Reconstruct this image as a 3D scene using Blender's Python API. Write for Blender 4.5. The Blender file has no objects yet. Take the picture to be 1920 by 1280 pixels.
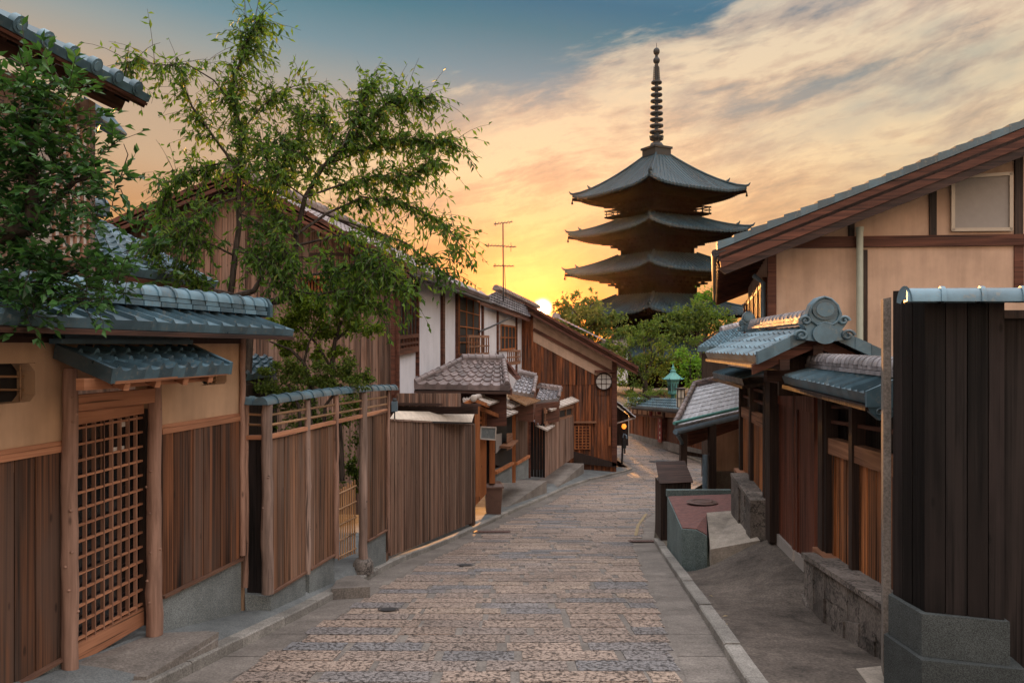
import bpy, math, random
from mathutils import Vector
R_ = math.radians
random.seed(7)
sc = bpy.context.scene
COL = sc.collection
F, CX, CY = 1493.3, 960.0, 648.0
# ---------------------------------------------------------------- camera
cam = bpy.data.cameras.new("camera"); camo = bpy.data.objects.new("camera", cam); COL.objects.link(camo)
cam.sensor_width = 36.0; cam.lens = 28.0
cam.shift_y = 8.0 / 1920.0
cam.clip_start = 0.05; cam.clip_end = 3000
camo.location = (0, 0, 0); camo.rotation_euler = (R_(90), 0, 0)
sc.camera = camo
# ---------------------------------------------------------------- light
SUN_AZ, SUN_EL = R_(2.2), R_(2.7)
def sdir(az, el): return Vector((math.sin(az)*math.cos(el), math.cos(az)*math.cos(el), math.sin(el)))
LAMP_AZ, LAMP_EL = R_(1.0), R_(3.2)
sl = bpy.data.lights.new("sun", 'SUN'); sl.energy = 4.2; sl.angle = R_(0.6); sl.color = (1.0, 0.43, 0.12)
so = bpy.data.objects.new("sun", sl); COL.objects.link(so)
so.rotation_euler = (-sdir(LAMP_AZ, LAMP_EL)).to_track_quat('-Z', 'Y').to_euler()
so.location = (0, 60, 40)
sc.view_settings.view_transform = 'Standard'; sc.view_settings.look = 'None'
sc.view_settings.exposure = 0.0; sc.view_settings.gamma = 1.0
sc.render.engine = 'CYCLES'
cy = sc.cycles
cy.use_denoising = True
try: cy.denoiser = 'OPENIMAGEDENOISE'
except Exception: pass
cy.max_bounces = 6; cy.diffuse_bounces = 3; cy.glossy_bounces = 3; cy.transmission_bounces = 4; cy.transparent_max_bounces = 8
cy.sample_clamp_indirect = 4.0; cy.caustics_reflective = False; cy.caustics_refractive = False

class NT:
    def __init__(s, tree): s.t = tree; s.n = tree.nodes; s.l = tree.links
    def new(s, typ, **kw):
        n = s.n.new(typ)
        for k, v in kw.items(): setattr(n, k, v)
        return n
    def put(s, sock, v):
        if isinstance(v, bpy.types.NodeSocket): s.l.new(v, sock)
        elif v is not None:
            if sock.type == 'RGBA' and not isinstance(v, (int, float)) and len(v) == 3: v = tuple(v) + (1.0,)
            sock.default_value = v
    def math(s, op, a, b=None, c=None, clamp=False):
        n = s.new('ShaderNodeMath', operation=op); n.use_clamp = clamp
        s.put(n.inputs[0], a)
        if b is not None: s.put(n.inputs[1], b)
        if c is not None: s.put(n.inputs[2], c)
        return n.outputs[0]
    def vmath(s, op, a, b=None, out=0):
        n = s.new('ShaderNodeVectorMath', operation=op); s.put(n.inputs[0], a)
        if b is not None: s.put(n.inputs[1], b)
        return n.outputs[out]
    def mix(s, f, a, b, mode='MIX'):
        n = s.new('ShaderNodeMix', data_type='RGBA', blend_type=mode)
        s.put(n.inputs[0], f); s.put(n.inputs[6], a); s.put(n.inputs[7], b)
        return n.outputs[2]
    def ramp(s, f, pts, interp='LINEAR'):
        n = s.new('ShaderNodeValToRGB'); r = n.color_ramp; r.interpolation = interp
        while len(r.elements) < len(pts): r.elements.new(0.5)
        for e, (p, c) in zip(r.elements, pts):
            e.position = p
            e.color = (c, c, c, 1) if isinstance(c, (int, float)) else tuple(c) + (1.0,)
        s.put(n.inputs[0], f); return n.outputs[0]
    def noise(s, vec, scale, detail=4, rough=0.55, dist=0.0, out=0):
        n = s.new('ShaderNodeTexNoise'); s.put(n.inputs['Vector'], vec)
        n.inputs['Scale'].default_value = scale; n.inputs['Detail'].default_value = detail
        n.inputs['Roughness'].default_value = rough; n.inputs['Distortion'].default_value = dist
        return n.outputs[out]
    def voro(s, vec, scale, feature='F1', out=0, rnd=1.0):
        n = s.new('ShaderNodeTexVoronoi', feature=feature); s.put(n.inputs['Vector'], vec)
        n.inputs['Scale'].default_value = scale; n.inputs['Randomness'].default_value = rnd
        return n.outputs[out]
    def maprange(s, v, a, b, c, d):
        n = s.new('ShaderNodeMapRange'); s.put(n.inputs[0], v)
        for i, x in enumerate((a, b, c, d)): n.inputs[i+1].default_value = x
        return n.outputs[0]
    def sep(s, v):
        n = s.new('ShaderNodeSeparateXYZ'); s.put(n.inputs[0], v); return n.outputs
    def comb(s, x, y, z):
        n = s.new('ShaderNodeCombineXYZ')
        for i, v in enumerate((x, y, z)): s.put(n.inputs[i], v)
        return n.outputs[0]
# ---------------------------------------------------------------- sky
def build_world():
    w = bpy.data.worlds.new("World"); sc.world = w; w.use_nodes = True
    t = NT(w.node_tree); t.n.clear()
    d = t.new('ShaderNodeTexCoord').outputs['Generated']
    d = t.vmath('NORMALIZE', d)
    x, y, z = t.sep(d)
    az = t.math('ARCTAN2', x, y)
    el = t.math('ARCSINE', z)
    sky = t.new('ShaderNodeTexSky', sky_type='NISHITA'); sky.sun_disc = False
    sky.sun_elevation = SUN_EL; sky.sun_rotation = SUN_AZ; sky.altitude = 50; sky.dust_density = 2.0
    nish = t.vmath('MULTIPLY', t.vmath('MINIMUM', sky.outputs[0], (14.0, 14.0, 14.0)), (.006, .003, .004))
    # evening gradient by elevation (in units of 90 degrees), a little bluer to the right
    e01 = t.math('DIVIDE', el, math.pi/2)
    azc = t.math('MAXIMUM', t.math('MINIMUM', az, 0.6), -0.6)
    tilt = t.math('MULTIPLY_ADD', azc, 0.085, e01)
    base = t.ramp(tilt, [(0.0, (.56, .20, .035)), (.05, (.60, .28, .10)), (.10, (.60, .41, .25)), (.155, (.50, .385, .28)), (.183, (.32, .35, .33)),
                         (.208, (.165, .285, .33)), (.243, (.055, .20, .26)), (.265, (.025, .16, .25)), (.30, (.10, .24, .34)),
                         (.37, (.55, .66, .74)), (.46, (1.7, 1.65, 1.7)), (.6, (2.4, 2.25, 2.25)), (1.0, (2.4, 2.3, 2.35))])  # overhead raised above the visible sky, added fill for the street
    # streaky clouds
    ca, sa = math.cos(R_(11)), math.sin(R_(11))
    u = t.math('ADD', t.math('MULTIPLY', az, ca), t.math('MULTIPLY', el, sa))
    v = t.math('SUBTRACT', t.math('MULTIPLY', el, ca), t.math('MULTIPLY', az, sa))
    wob = t.noise(t.comb(u, v, 1.3), 2.4, 3)
    v2 = t.math('MULTIPLY_ADD', wob, 0.075, v)
    p1 = t.comb(t.math('MULTIPLY', u, 1.7), t.math('MULTIPLY', v2, 16.0), 4.2)
    p2 = t.comb(t.math('MULTIPLY', u, 8.0), t.math('MULTIPLY', v2, 30.0), 2.7)
    n1 = t.noise(p1, 1.0, 7, 0.58, 0.18)
    n2 = t.noise(p2, 1.0, 8, 0.62, 0.1)
    n3 = t.noise(t.comb(t.math('MULTIPLY', u, 26.0), t.math('MULTIPLY', v2, 70.0), 6.1), 1.0, 6, 0.65, 0.2)
    cl = t.math('ADD', t.math('MULTIPLY', n1, 0.60), t.math('ADD', t.math('MULTIPLY', n2, 0.27), t.math('MULTIPLY', n3, 0.13)))
    cov = t.maprange(az, -0.42, 0.10, -0.12, 0.115)
    edge = t.math('MULTIPLY_ADD', azc, 0.27, 0.335)
    wisp = t.math('MULTIPLY_ADD', n2, 0.16, -0.08)
    top = t.ramp(t.math('ADD', t.math('SUBTRACT', edge, el), wisp), [(0.0, 0.0), (.045, .75), (.09, 1.0)], 'EASE')
    gap = t.ramp(t.noise(t.comb(t.math('MULTIPLY', u, 3.0), t.math('MULTIPLY', v2, 7.0), 9.1), 1.0, 5, .6), [(.36, 0.0), (.52, 1.0)])
    cl = t.math('ADD', cl, cov)
    mask = t.math('MULTIPLY', t.ramp(cl, [(.43, 0.0), (.50, .6), (.58, 1.0)], 'EASE'), top)
    mask = t.math('MULTIPLY', mask, t.math('MULTIPLY_ADD', gap, .42, .58))
    lowfade = t.maprange(el, 0.04, 0.17, 0.25, 1.0)
    shade = t.ramp(t.math('MULTIPLY_ADD', n1, .38, t.math('MULTIPLY_ADD', n2, .40, t.math('MULTIPLY', n3, .22))), [(.40, (.54, .42, .32)), (.47, (.74, .56, .40)), (.54, (.92, .745, .51))])
    warm = t.ramp(e01, [(0.02, (1.0, .62, .24)), (.07, (1.0, .74, .42)), (.14, (1.02, .94, .80)), (.24, (.93, .93, .96))])
    ccol = t.mix(1.0, shade, warm, 'MULTIPLY')
    col = t.mix(t.math('MULTIPLY', t.math('MULTIPLY', mask, lowfade), 0.9), base, ccol)
    # glow round the sun
    sd = sdir(SUN_AZ, SUN_EL)
    cosv = t.vmath('DOT_PRODUCT', d, tuple(sd), out=1)
    ang = t.math('ARCCOSINE', t.math('MINIMUM', cosv, 1.0))
    def lobe(width, power): return t.math('POWER', 2.718, t.math('MULTIPLY', t.math('POWER', t.math('DIVIDE', ang, width), power), -1.0))
    g1 = t.vmath('SCALE', (.28, .08, .0)); t.put(g1.node.inputs[3], lobe(0.21, 1.4))
    g2 = t.vmath('SCALE', (2.3, .34, .0)); t.put(g2.node.inputs[3], lobe(0.05, 1.0))
    g3 = t.vmath('SCALE', (9.0, 7.0, 4.0)); t.put(g3.node.inputs[3], lobe(0.0088, 3.0))
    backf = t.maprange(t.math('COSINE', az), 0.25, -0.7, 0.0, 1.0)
    back_fill = t.vmath('SCALE', (1.5, 1.12, .88)); t.put(back_fill.node.inputs[3], t.math('MULTIPLY', backf, t.maprange(el, 0.0, 0.9, 1.0, 0.1)))  # added sky glow behind the view, fills walls facing the camera
    col = t.vmath('ADD', col, back_fill)
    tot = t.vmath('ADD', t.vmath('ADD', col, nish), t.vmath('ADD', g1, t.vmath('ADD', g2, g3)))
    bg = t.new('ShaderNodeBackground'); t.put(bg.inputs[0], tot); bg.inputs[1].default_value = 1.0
    o = t.new('ShaderNodeOutputWorld'); t.l.new(bg.outputs[0], o.inputs[0])
build_world()

# ---------------------------------------------------------------- geometry helpers
def P(px, py, Y): return Vector(((px-CX)/F*Y, Y, -(py-CY)/F*Y))
class Pl:
    def __init__(s, A, B):
        s.A = Vector((A[0], A[1], 0)); s.B = Vector((B[0], B[1], 0)); s.d = (s.B-s.A).normalized()
        n = Vector((s.d.y, -s.d.x, 0))
        if n.dot(-s.A) < 0: n = -n
        s.n = n
    def at(s, px, py, off=0.0):
        r = Vector(((px-CX)/F, 1, -(py-CY)/F)); a = s.A + s.n*off
        return r * (a.dot(s.n)/r.dot(s.n))
GZ = [(-60, 3.0), (-5, -.82), (0, -1.55), (8, -2.726), (16, -3.90), (25, -4.90), (35, -5.75), (40, -5.98), (50, -6.27), (60, -6.45), (90, -6.8), (600, -9)]
def _gz(Y):
    for (a, za), (b, zb) in zip(GZ, GZ[1:]):
        if Y <= b: return za + (zb-za)*(Y-a)/(b-a)
    return GZ[-1][1]
def gz(Y): return sum(_gz(Y+o) for o in (-2, -1, 0, 1, 2))/5 if Y > 10 else _gz(Y)
def ghit(px, py, lift=0.0):
    lo, hi = 1.0, 120.0; k = -(py-CY)/F
    for _ in range(60):
        m = (lo+hi)/2
        if k*m < gz(m)+lift: hi = m
        else: lo = m
    return P(px, py, lo)
def lerp(a, b, t): return a + (b-a)*t
def bil(q, s, t): return lerp(lerp(q[0], q[1], s), lerp(q[3], q[2], s), t)
def tab(pts, x):
    if x <= pts[0][0]: return pts[0][1]
    for (a, va), (b, vb) in zip(pts, pts[1:]):
        if x <= b: return va + (vb-va)*(x-a)/(b-a)
    return pts[-1][1]
UP = Vector((0, 0, 1))
class MB:
    def __init__(s): s.v = []; s.f = []; s.r = []; s.sm = []
    def face(s, pts, r=None, sm=False):
        i = len(s.v); s.v += [Vector(p) for p in pts]; s.f.append(tuple(range(i, i+len(pts))))
        s.r.append(random.random() if r is None else r); s.sm.append(sm)
    def mesh(s, vs, fs, r=None, sm=False):
        i = len(s.v); s.v += [Vector(p) for p in vs]; r = random.random() if r is None else r
        for f in fs: s.f.append(tuple(a+i for a in f)); s.r.append(r); s.sm.append(sm)
    def prism(s, pts, vec, r=None):
        n = len(pts); vec = Vector(vec)
        vs = [Vector(p) for p in pts] + [Vector(p)+vec for p in pts]
        fs = [tuple(range(n)), tuple(range(2*n-1, n-1, -1))] + [(i, i+n, (i+1) % n+n, (i+1) % n) for i in range(n)]
        s.mesh(vs, fs, r)
    def beam(s, p, q, w, h, up=UP, r=None):
        p, q = Vector(p), Vector(q); d = (q-p).normalized(); sd = d.cross(up)
        if sd.length < 1e-4: sd = d.cross(Vector((1, 0, 0)))
        sd.normalize(); u = sd.cross(d).normalized()
        a, b = sd*w/2, u*h/2
        s.prism([p-a-b, p+a-b, p+a+b, p-a+b], q-p, r)
    def box(s, c, dx, dy, dz, ang=0.0, r=None):       # c = centre of the bottom
        c = Vector(c); ex = Vector((math.cos(ang), math.sin(ang), 0))*dx/2; ey = Vector((-math.sin(ang), math.cos(ang), 0))*dy/2
        s.prism([c-ex-ey, c+ex-ey, c+ex+ey, c-ex+ey], (0, 0, dz), r)
    def tube(s, pts, radii, n=8, r=None, cap=True):
        pts = [Vector(p) for p in pts]; vs = []; fs = []; ref = None
        for i, p in enumerate(pts):
            d = (pts[min(i+1, len(pts)-1)] - pts[max(i-1, 0)]).normalized()
            if ref is None: ref = d.orthogonal().normalized()
            a = (ref - d*ref.dot(d)).normalized(); b = d.cross(a); ref = a
            R = radii[i] if isinstance(radii, (list, tuple)) else radii
            vs += [p + (a*math.cos(2*math.pi*k/n) + b*math.sin(2*math.pi*k/n))*R for k in range(n)]
        for i in range(len(pts)-1):
            fs += [(i*n+k, i*n+(k+1) % n, (i+1)*n+(k+1) % n, (i+1)*n+k) for k in range(n)]
        r = random.random() if r is None else r
        s.mesh(vs, fs, r, True)
        if cap:
            s.face([vs[k] for k in range(n)][::-1], r); s.face(vs[-n:], r)
    def lathe(s, c, prof, n=16, r=None, ang=0.0, sm=True):
        c = Vector(c); vs = []; fs = []
        for R, z in prof: vs += [c + Vector((R*math.cos(ang+2*math.pi*k/n), R*math.sin(ang+2*math.pi*k/n), z)) for k in range(n)]
        for i in range(len(prof)-1): fs += [(i*n+k, i*n+(k+1) % n, (i+1)*n+(k+1) % n, (i+1)*n+k) for k in range(n)]
        s.mesh(vs, fs, r, sm)
    def ball(s, c, R, n=8, sc_=(1, 1, 1), r=None):
        vs = []; fs = []
        for i in range(n+1):
            th = math.pi*i/n
            for k in range(2*n):
                ph = math.pi*k/n
                vs.append(Vector(c)+Vector((R*sc_[0]*math.sin(th)*math.cos(ph), R*sc_[1]*math.sin(th)*math.sin(ph), R*sc_[2]*math.cos(th))))
        m = 2*n
        for i in range(n): fs += [(i*m+k, (i+1)*m+k, (i+1)*m+(k+1) % m, i*m+(k+1) % m) for k in range(m)]
        s.mesh(vs, fs, r, True)
    def build(s, name, mat, parent=None, kind=None, origin=None):
        me = bpy.data.meshes.new(name)
        if parent is not None: o0 = WL[parent.name]
        else:
            xs = [v.x for v in s.v]; ys = [v.y for v in s.v]; zs = [v.z for v in s.v]
            o0 = Vector(((min(xs)+max(xs))/2, (min(ys)+max(ys))/2, min(zs))) if origin is None else Vector(origin)
        me.from_pydata([tuple(v-o0) for v in s.v], [], s.f)
        me.polygons.foreach_set('use_smooth', s.sm)
        a = me.attributes.new('rnd', 'FLOAT', 'FACE'); a.data.foreach_set('value', s.r)
        me.materials.append(mat); me.update()
        ob = bpy.data.objects.new(name, me); COL.objects.link(ob)
        if parent is not None: ob.parent = parent
        else: ob.location = o0
        WL[ob.name] = o0
        if kind: ob['kind'] = kind
        return ob
WL = {}
def thing(name, label, cat, loc, group=None):
    o = bpy.data.objects.new(name, None); COL.objects.link(o); o.location = loc; o.empty_display_size = .3
    WL[o.name] = Vector(loc); o['label'] = label; o['category'] = cat
    if group: o['group'] = group
    return o
def tag(o, label, cat, group=None):
    o['label'] = label; o['category'] = cat
    if group: o['group'] = group
    return o
def norm3(q): 
    n = (q[1]-q[0]).cross(q[3]-q[0]).normalized()
    return n
def slab(mb, pl, quad, off=0.0, th=.03, r=None):       # quad of pixels on the plane, front face at off
    mb.prism([pl.at(x, y, off) for x, y in quad], -pl.n*th, r)
def hbeam(mb, pl, a, b, h, off=0.0, th=.05, r=None):   # centre line a-b in pixels, height h
    A, B = pl.at(*a, off), pl.at(*b, off); z = Vector((0, 0, h/2))
    mb.prism([A-z, B-z, B+z, A+z], -pl.n*th, r)
def vpost(mb, pl, px, yt, yb, w, off=0.0, th=.1, r=None):
    A, B = pl.at(px, yb, off), pl.at(px, yt, off); B = Vector((A.x, A.y, B.z)); d = pl.d*w/2
    mb.prism([A-d, A+d, B+d, B-d], -pl.n*th, r)
def planks(mb, q, n, th=.02, gap=.006, jit=.006, nrm=None, skipr=None):
    # q = (bl, br, tr, tl) in space: n vertical boards
    nr = nrm if nrm is not None else norm3(q)
    if nr.dot(-q[0]) < 0: nr = -nr
    w = [random.uniform(.75, 1.25) for _ in range(n)]; tot = sum(w); acc = 0
    L = (q[1]-q[0]).length
    for i in range(n):
        s0, s1 = acc/tot, (acc+w[i])/tot; acc += w[i]
        g = gap/2/L; o = nr*random.uniform(-jit, jit)
        mb.prism([bil(q, s0+g, 0)+o, bil(q, s1-g, 0)+o, bil(q, s1-g, 1)+o, bil(q, s0+g, 1)+o], -nr*th)
def pq(pl, quad, off=0.0): return [pl.at(x, y, off) for x, y in quad]
def prof_pan(f): return math.sin(math.pi*f/.34) if f < .34 else -.28*math.sin(math.pi*(f-.34)/.66)
def prof_round(f): return math.sqrt(max(0, 1-((f-.22)/.22)**2)) if f < .44 else 0.0
def prof_bar(f): return 1.0 if .0 < f < .2 else 0.0
def tiles(mb, q, nc, nr, prof=prof_pan, amp=.03, step=.018, k=8, xs=None, eave=.05):
    # q = (eave0, eave1, top1, top0); tiled surface of nr courses and nc columns
    N = norm3(q)
    if N.z < 0: N = -N
    xs = xs or [i/k for i in range(k)]
    S = [(c, x) for c in range(nc) for x in xs] + [(nc, 0.0)]
    for r in range(nr):
        t0, t1 = r/nr, min(1.0, (r+1.12)/nr)
        rr = [random.random() for _ in range(nc+1)]
        jj = [random.uniform(-.003, .003) for _ in range(nc+1)]
        lo, hi, bt = [], [], []
        for c, x in S:
            s_ = (c+x)/nc; h = prof(x)*amp
            j = jj[min(c, nc-1)]
            lo.append(bil(q, s_, t0)+N*(h+step+j)); hi.append(bil(q, s_, t1)+N*(h+j*.3)); bt.append(bil(q, s_, t0)+N*(h*(.4 if r else 0)-(.004 if r else eave)))
        for i in range(len(S)-1):
            c = S[i][0]
            mb.face([lo[i], lo[i+1], hi[i+1], hi[i]], rr[c], False)
            mb.face([bt[i], bt[i+1], lo[i+1], lo[i]], rr[c], False)
BARX = [0.0, .02, .2, .22, .6]
def ridge(mb, a, b, rad, n, layers=2, lw=None, lh=.035, ring=1.18, sag=0.0, ringw=.18, half=True):
    # half round ridge tiles from a to b (a,b = top axis of the half cylinder base), stacked flat layers below
    a, b = Vector(a), Vector(b); d = (b-a).normalized(); sd = d.cross(UP).normalized(); u = sd.cross(d).normalized()
    m = 8
    def ringpts(p, R, drop=0.0): return [p + (sd*math.cos(math.pi*i/m)*R + u*math.sin(math.pi*i/m)*R) for i in range(m+1)]
    for i in range(n):
        r = random.random()
        p0, p1, pr = lerp(a, b, i/n), lerp(a, b, (i+1)/n), lerp(a, b, (i+1-ringw)/n)
        s0 = -4*sag*(i/n)*(1-i/n); s1 = -4*sag*((i+1)/n)*(1-(i+1)/n); sr = lerp(s0, s1, 1-ringw)
        p0, p1, pr = p0+UP*s0, p1+UP*s1, pr+UP*sr
        for (A, B, Ra) in ((p0, pr, rad), (pr, p1, rad*ring)):
            x, y = ringpts(A, Ra), ringpts(B, Ra)
            mb.mesh(x+y, [(j, j+1, m+2+j, m+1+j) for j in range(m)], r, True)
            mb.face(x, r); mb.face(y[::-1], r)
    lw = lw or rad*2.3
    for L in range(layers):
        nn = max(2, n)
        for i in range(nn):
            A, B = lerp(a, b, i/nn), lerp(a, b, (i+1)/nn - .003)
            off = u*(-lh*(L+.5)-.002*L)
            mb.beam(A+off, B+off, lw+L*.03, lh-.004, u)
# ---------------------------------------------------------------- materials
def newmat(name):
    m = bpy.data.materials.new(name); m.use_nodes = True; t = NT(m.node_tree)
    b = t.n['Principled BSDF']; t.b = b
    t.pos = t.new('ShaderNodeNewGeometry').outputs['Position']
    at = t.new('ShaderNodeAttribute'); at.attribute_name = 'rnd'; t.rnd = at.outputs['Fac']
    return m, t
def bump(t, h, strength=.3, dist=.01):
    n = t.new('ShaderNodeBump'); n.inputs['Strength'].default_value = strength; n.inputs['Distance'].default_value = dist
    t.put(n.inputs['Height'], h); t.l.new(n.outputs[0], t.b.inputs['Normal'])
def scaled(t, axis, a, c):
    n = t.new('ShaderNodeMapping'); n.inputs['Scale'].default_value = (a, a, c) if axis == 'z' else (c, c, a)
    t.put(n.inputs[0], t.pos); return n.outputs[0]
def wood(name, dark, light, axis='z', a=26, c=.9, rough=.75, vary=.55, wet=0.0, streak=(.35, .68), spec=.3, grey=None, bs=.35):
    m, t = newmat(name)
    v = t.vmath('ADD', scaled(t, axis, a, c), t.comb(t.math('MULTIPLY', t.rnd, 37.0), t.math('MULTIPLY', t.rnd, 11.0), t.math('MULTIPLY', t.rnd, 5.0)))
    n1 = t.noise(v, 1.0, 6, .62, .6)
    n2 = t.noise(scaled(t, axis, a*4.5, c*2), 1.0, 3, .6)
    n3 = t.noise(t.vmath('ADD', scaled(t, axis, 2.2, .5), t.comb(t.math('MULTIPLY', t.rnd, 9.0), 0.0, 0.0)), 1.0, 4, .6)
    f = t.math('ADD', t.math('MULTIPLY', n1, .75), t.math('MULTIPLY', n2, .25))
    col = t.mix(t.ramp(f, [(streak[0], 0.0), (streak[1], 1.0)]), dark, light)
    if grey: col = t.mix(t.ramp(n3, [(.42, 0.0), (.62, .8)]), col, grey)
    k = t.math('MULTIPLY_ADD', t.rnd, vary, 1-vary/2)
    k = t.math('MULTIPLY', k, t.ramp(n3, [(.25, .55), (.7, 1.2)]))
    n4 = t.noise(t.vmath('ADD', scaled(t, axis, a*1.6, c*.7), t.comb(t.math('MULTIPLY', t.rnd, 23.0), 3.0, 0.0)), 1.0, 2, .5, .3)
    k = t.math('MULTIPLY', k, t.ramp(n4, [(.31, .30), (.36, 1.0)]))
    kv = t.voro(t.vmath('ADD', scaled(t, axis, 7.0, 2.6), t.comb(t.math('MULTIPLY', t.rnd, 17.0), 0.0, 0.0)), 1.0)
    k = t.math('MULTIPLY', k, t.ramp(kv, [(.05, .40), (.11, 1.0)]))
    cs = t.vmath('SCALE', col); t.put(cs.node.inputs[3], k)
    t.put(t.b.inputs['Base Color'], cs)
    t.put(t.b.inputs['Roughness'], t.maprange(n1, .3, .7, rough+.12, rough-.1))
    t.b.inputs['Specular IOR Level'].default_value = spec
    bump(t, f, bs, .006)
    return m
def plaster(name, col, var=.14, rough=.9):
    m, t = newmat(name)
    n = t.noise(t.pos, 1.6, 5, .6); n2 = t.noise(t.pos, 60.0, 3, .6); n3 = t.noise(scaled(t, 'z', 7, .7), 1.0, 4, .6)
    k = t.math('ADD', t.maprange(n, .3, .7, 1-var, 1+var), t.maprange(n3, .35, .65, -var*.5, var*.4))
    cs = t.vmath('SCALE', col); t.put(cs.node.inputs[3], k); t.put(t.b.inputs['Base Color'], cs)
    t.b.inputs['Roughness'].default_value = rough; t.b.inputs['Specular IOR Level'].default_value = .15
    bump(t, t.math('ADD', n2, n), .18, .006); return m
def tilemat(name, col, var=.75, rough=.38, spec=.5):
    m, t = newmat(name)
    n = t.noise(t.pos, 6.0, 5, .65); n2 = t.noise(t.pos, 70.0, 3, .6)
    k = t.math('MULTIPLY', t.math('MULTIPLY_ADD', t.rnd, var, 1-var/2), t.maprange(n, .3, .7, .72, 1.25))
    cs = t.vmath('SCALE', col); t.put(cs.node.inputs[3], k)
    li = t.math('MULTIPLY', t.ramp(t.noise(t.pos, 22.0, 5, .7), [(.54, 0.0), (.64, .55)]), t.ramp(t.noise(t.pos, 2.2, 3, .6), [(.42, 0.0), (.6, 1.0)]))
    cs = t.mix(li, cs, (.20, .20, .17)); t.put(t.b.inputs['Base Color'], cs)
    t.put(t.b.inputs['Roughness'], t.math('ADD', t.maprange(n, .3, .7, rough-.06, rough+.18), t.math('MULTIPLY', li, .3)))
    t.b.inputs['Specular IOR Level'].default_value = spec
    bump(t, t.math('ADD', n, n2), .15, .006); return m
def stone(name, c0, c1, scale=90, rough=.85, bs=.35, blot=.25, vary=.15):
    m, t = newmat(name)
    n = t.noise(t.pos, scale, 3, .7); n2 = t.noise(t.pos, 1.7, 5, .62); n4 = t.noise(t.pos, 9.0, 5, .65)
    col = t.mix(t.ramp(n, [(.38, 0.0), (.62, 1.0)]), c0, c1)
    k = t.math('ADD', t.maprange(n2, .3, .7, 1-blot, 1+blot), t.maprange(n4, .3, .7, -blot*.5, blot*.5))
    k = t.math('MULTIPLY', k, t.math('MULTIPLY_ADD', t.rnd, vary, 1-vary/2))
    cs = t.vmath('SCALE', col); t.put(cs.node.inputs[3], k); t.put(t.b.inputs['Base Color'], cs)
    t.b.inputs['Roughness'].default_value = rough; t.b.inputs['Specular IOR Level'].default_value = .3
    bump(t, t.math('ADD', n, n4), bs, .008); return m
def plain(name, col, rough=.6, metal=0.0, var=.15, emit=None, es=1.0):
    m, t = newmat(name); n = t.noise(t.pos, 8.0, 4, .6)
    cs = t.vmath('SCALE', col); t.put(cs.node.inputs[3], t.maprange(n, .3, .7, 1-var, 1+var)); t.put(t.b.inputs['Base Color'], cs)
    t.b.inputs['Roughness'].default_value = rough; t.b.inputs['Metallic'].default_value = metal
    if emit: t.b.inputs['Emission Color'].default_value = tuple(emit)+(1,); t.b.inputs['Emission Strength'].default_value = es
    return m
def leafmat(name, c0, c1, trans=.45, rough=.5, third=None):
    m, t = newmat(name)
    n = t.noise(t.pos, 1.4, 3, .6)
    f = t.math('ADD', t.math('MULTIPLY', t.rnd, .6), t.math('MULTIPLY', n, .4))
    pts = [(.2, c0), (.7, c1)]
    if third: pts.append((.88, third))
    col = t.ramp(f, pts)
    t.put(t.b.inputs['Base Color'], col); t.b.inputs['Roughness'].default_value = rough; t.b.inputs['Specular IOR Level'].default_value = .35
    tr = t.new('ShaderNodeBsdfTranslucent'); t.put(tr.inputs[0], t.mix(1.0, col, (1.3, 1.25, .55), 'MULTIPLY'))
    mx = t.new('ShaderNodeMixShader'); mx.inputs[0].default_value = trans
    t.l.new(t.b.outputs[0], mx.inputs[1]); t.l.new(tr.outputs[0], mx.inputs[2])
    t.l.new(mx.outputs[0], t.n['Material Output'].inputs[0]); return m
M = {}
M['plank_l'] = wood('dark_cedar_planks', (.014, .009, .007), (.27, .105, .045), c=.45, grey=(.085, .055, .042), vary=.8, bs=.6, streak=(.40, .62))
M['plank_f'] = wood('weathered_fence_planks', (.026, .016, .012), (.35, .17, .09), c=.45, grey=(.15, .10, .075), vary=.8, bs=.6, streak=(.40, .62))
M['plank_h'] = wood('grey_brown_wall_planks', (.045, .027, .02), (.33, .18, .12), a=20, c=.5, grey=(.20, .135, .105), vary=.7, streak=(.40, .60))
M['slat'] = wood('split_bamboo_slats', (.055, .03, .021), (.30, .165, .11), a=40, c=.6, grey=(.165, .105, .075), vary=.9, streak=(.4, .6))
M['log'] = wood('cedar_log', (.14, .075, .052), (.38, .23, .17), a=14, c=1.2, vary=.2, streak=(.3, .6), bs=.3)
M['logg'] = wood('grey_log', (.12, .085, .07), (.38, .27, .22), a=16, c=1.0, vary=.35, bs=.3)
M['trim'] = wood('planed_cedar_trim', (.30, .13, .07), (.52, .25, .14), 'h', a=22, c=.8, vary=.15, bs=.15, rough=.65)
M['sill'] = wood('weathered_sill', (.10, .05, .035), (.26, .14, .09), 'h', a=22, c=.8, vary=.2)
M['trimz'] = wood('planed_cedar_bars', (.22, .11, .07), (.38, .21, .14), 'z', a=22, c=.8, vary=.25, bs=.15, rough=.65)
M['bamboo'] = wood('bamboo', (.22, .12, .06), (.40, .24, .13), 'h', a=30, c=.8, vary=.3, bs=.1, rough=.45)
M['bambooz'] = wood('bamboo_upright', (.26, .13, .055), (.46, .26, .12), 'z', a=30, c=.8, vary=.4, bs=.1, rough=.45)
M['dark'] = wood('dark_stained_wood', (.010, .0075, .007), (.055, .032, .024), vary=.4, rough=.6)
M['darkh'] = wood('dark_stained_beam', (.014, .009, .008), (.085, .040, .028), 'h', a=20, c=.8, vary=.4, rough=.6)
M['black'] = wood('blackened_planks', (.0012, .0012, .0014), (.022, .0175, .017), a=24, c=.55, vary=1.2, rough=.65, spec=.2, grey=(.026, .019, .018), bs=.9, streak=(.42, .60))
M['red'] = wood('red_brown_boards', (.030, .010, .007), (.21, .06, .03), a=18, c=.5, vary=.5, rough=.55, bs=.4)
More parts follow.
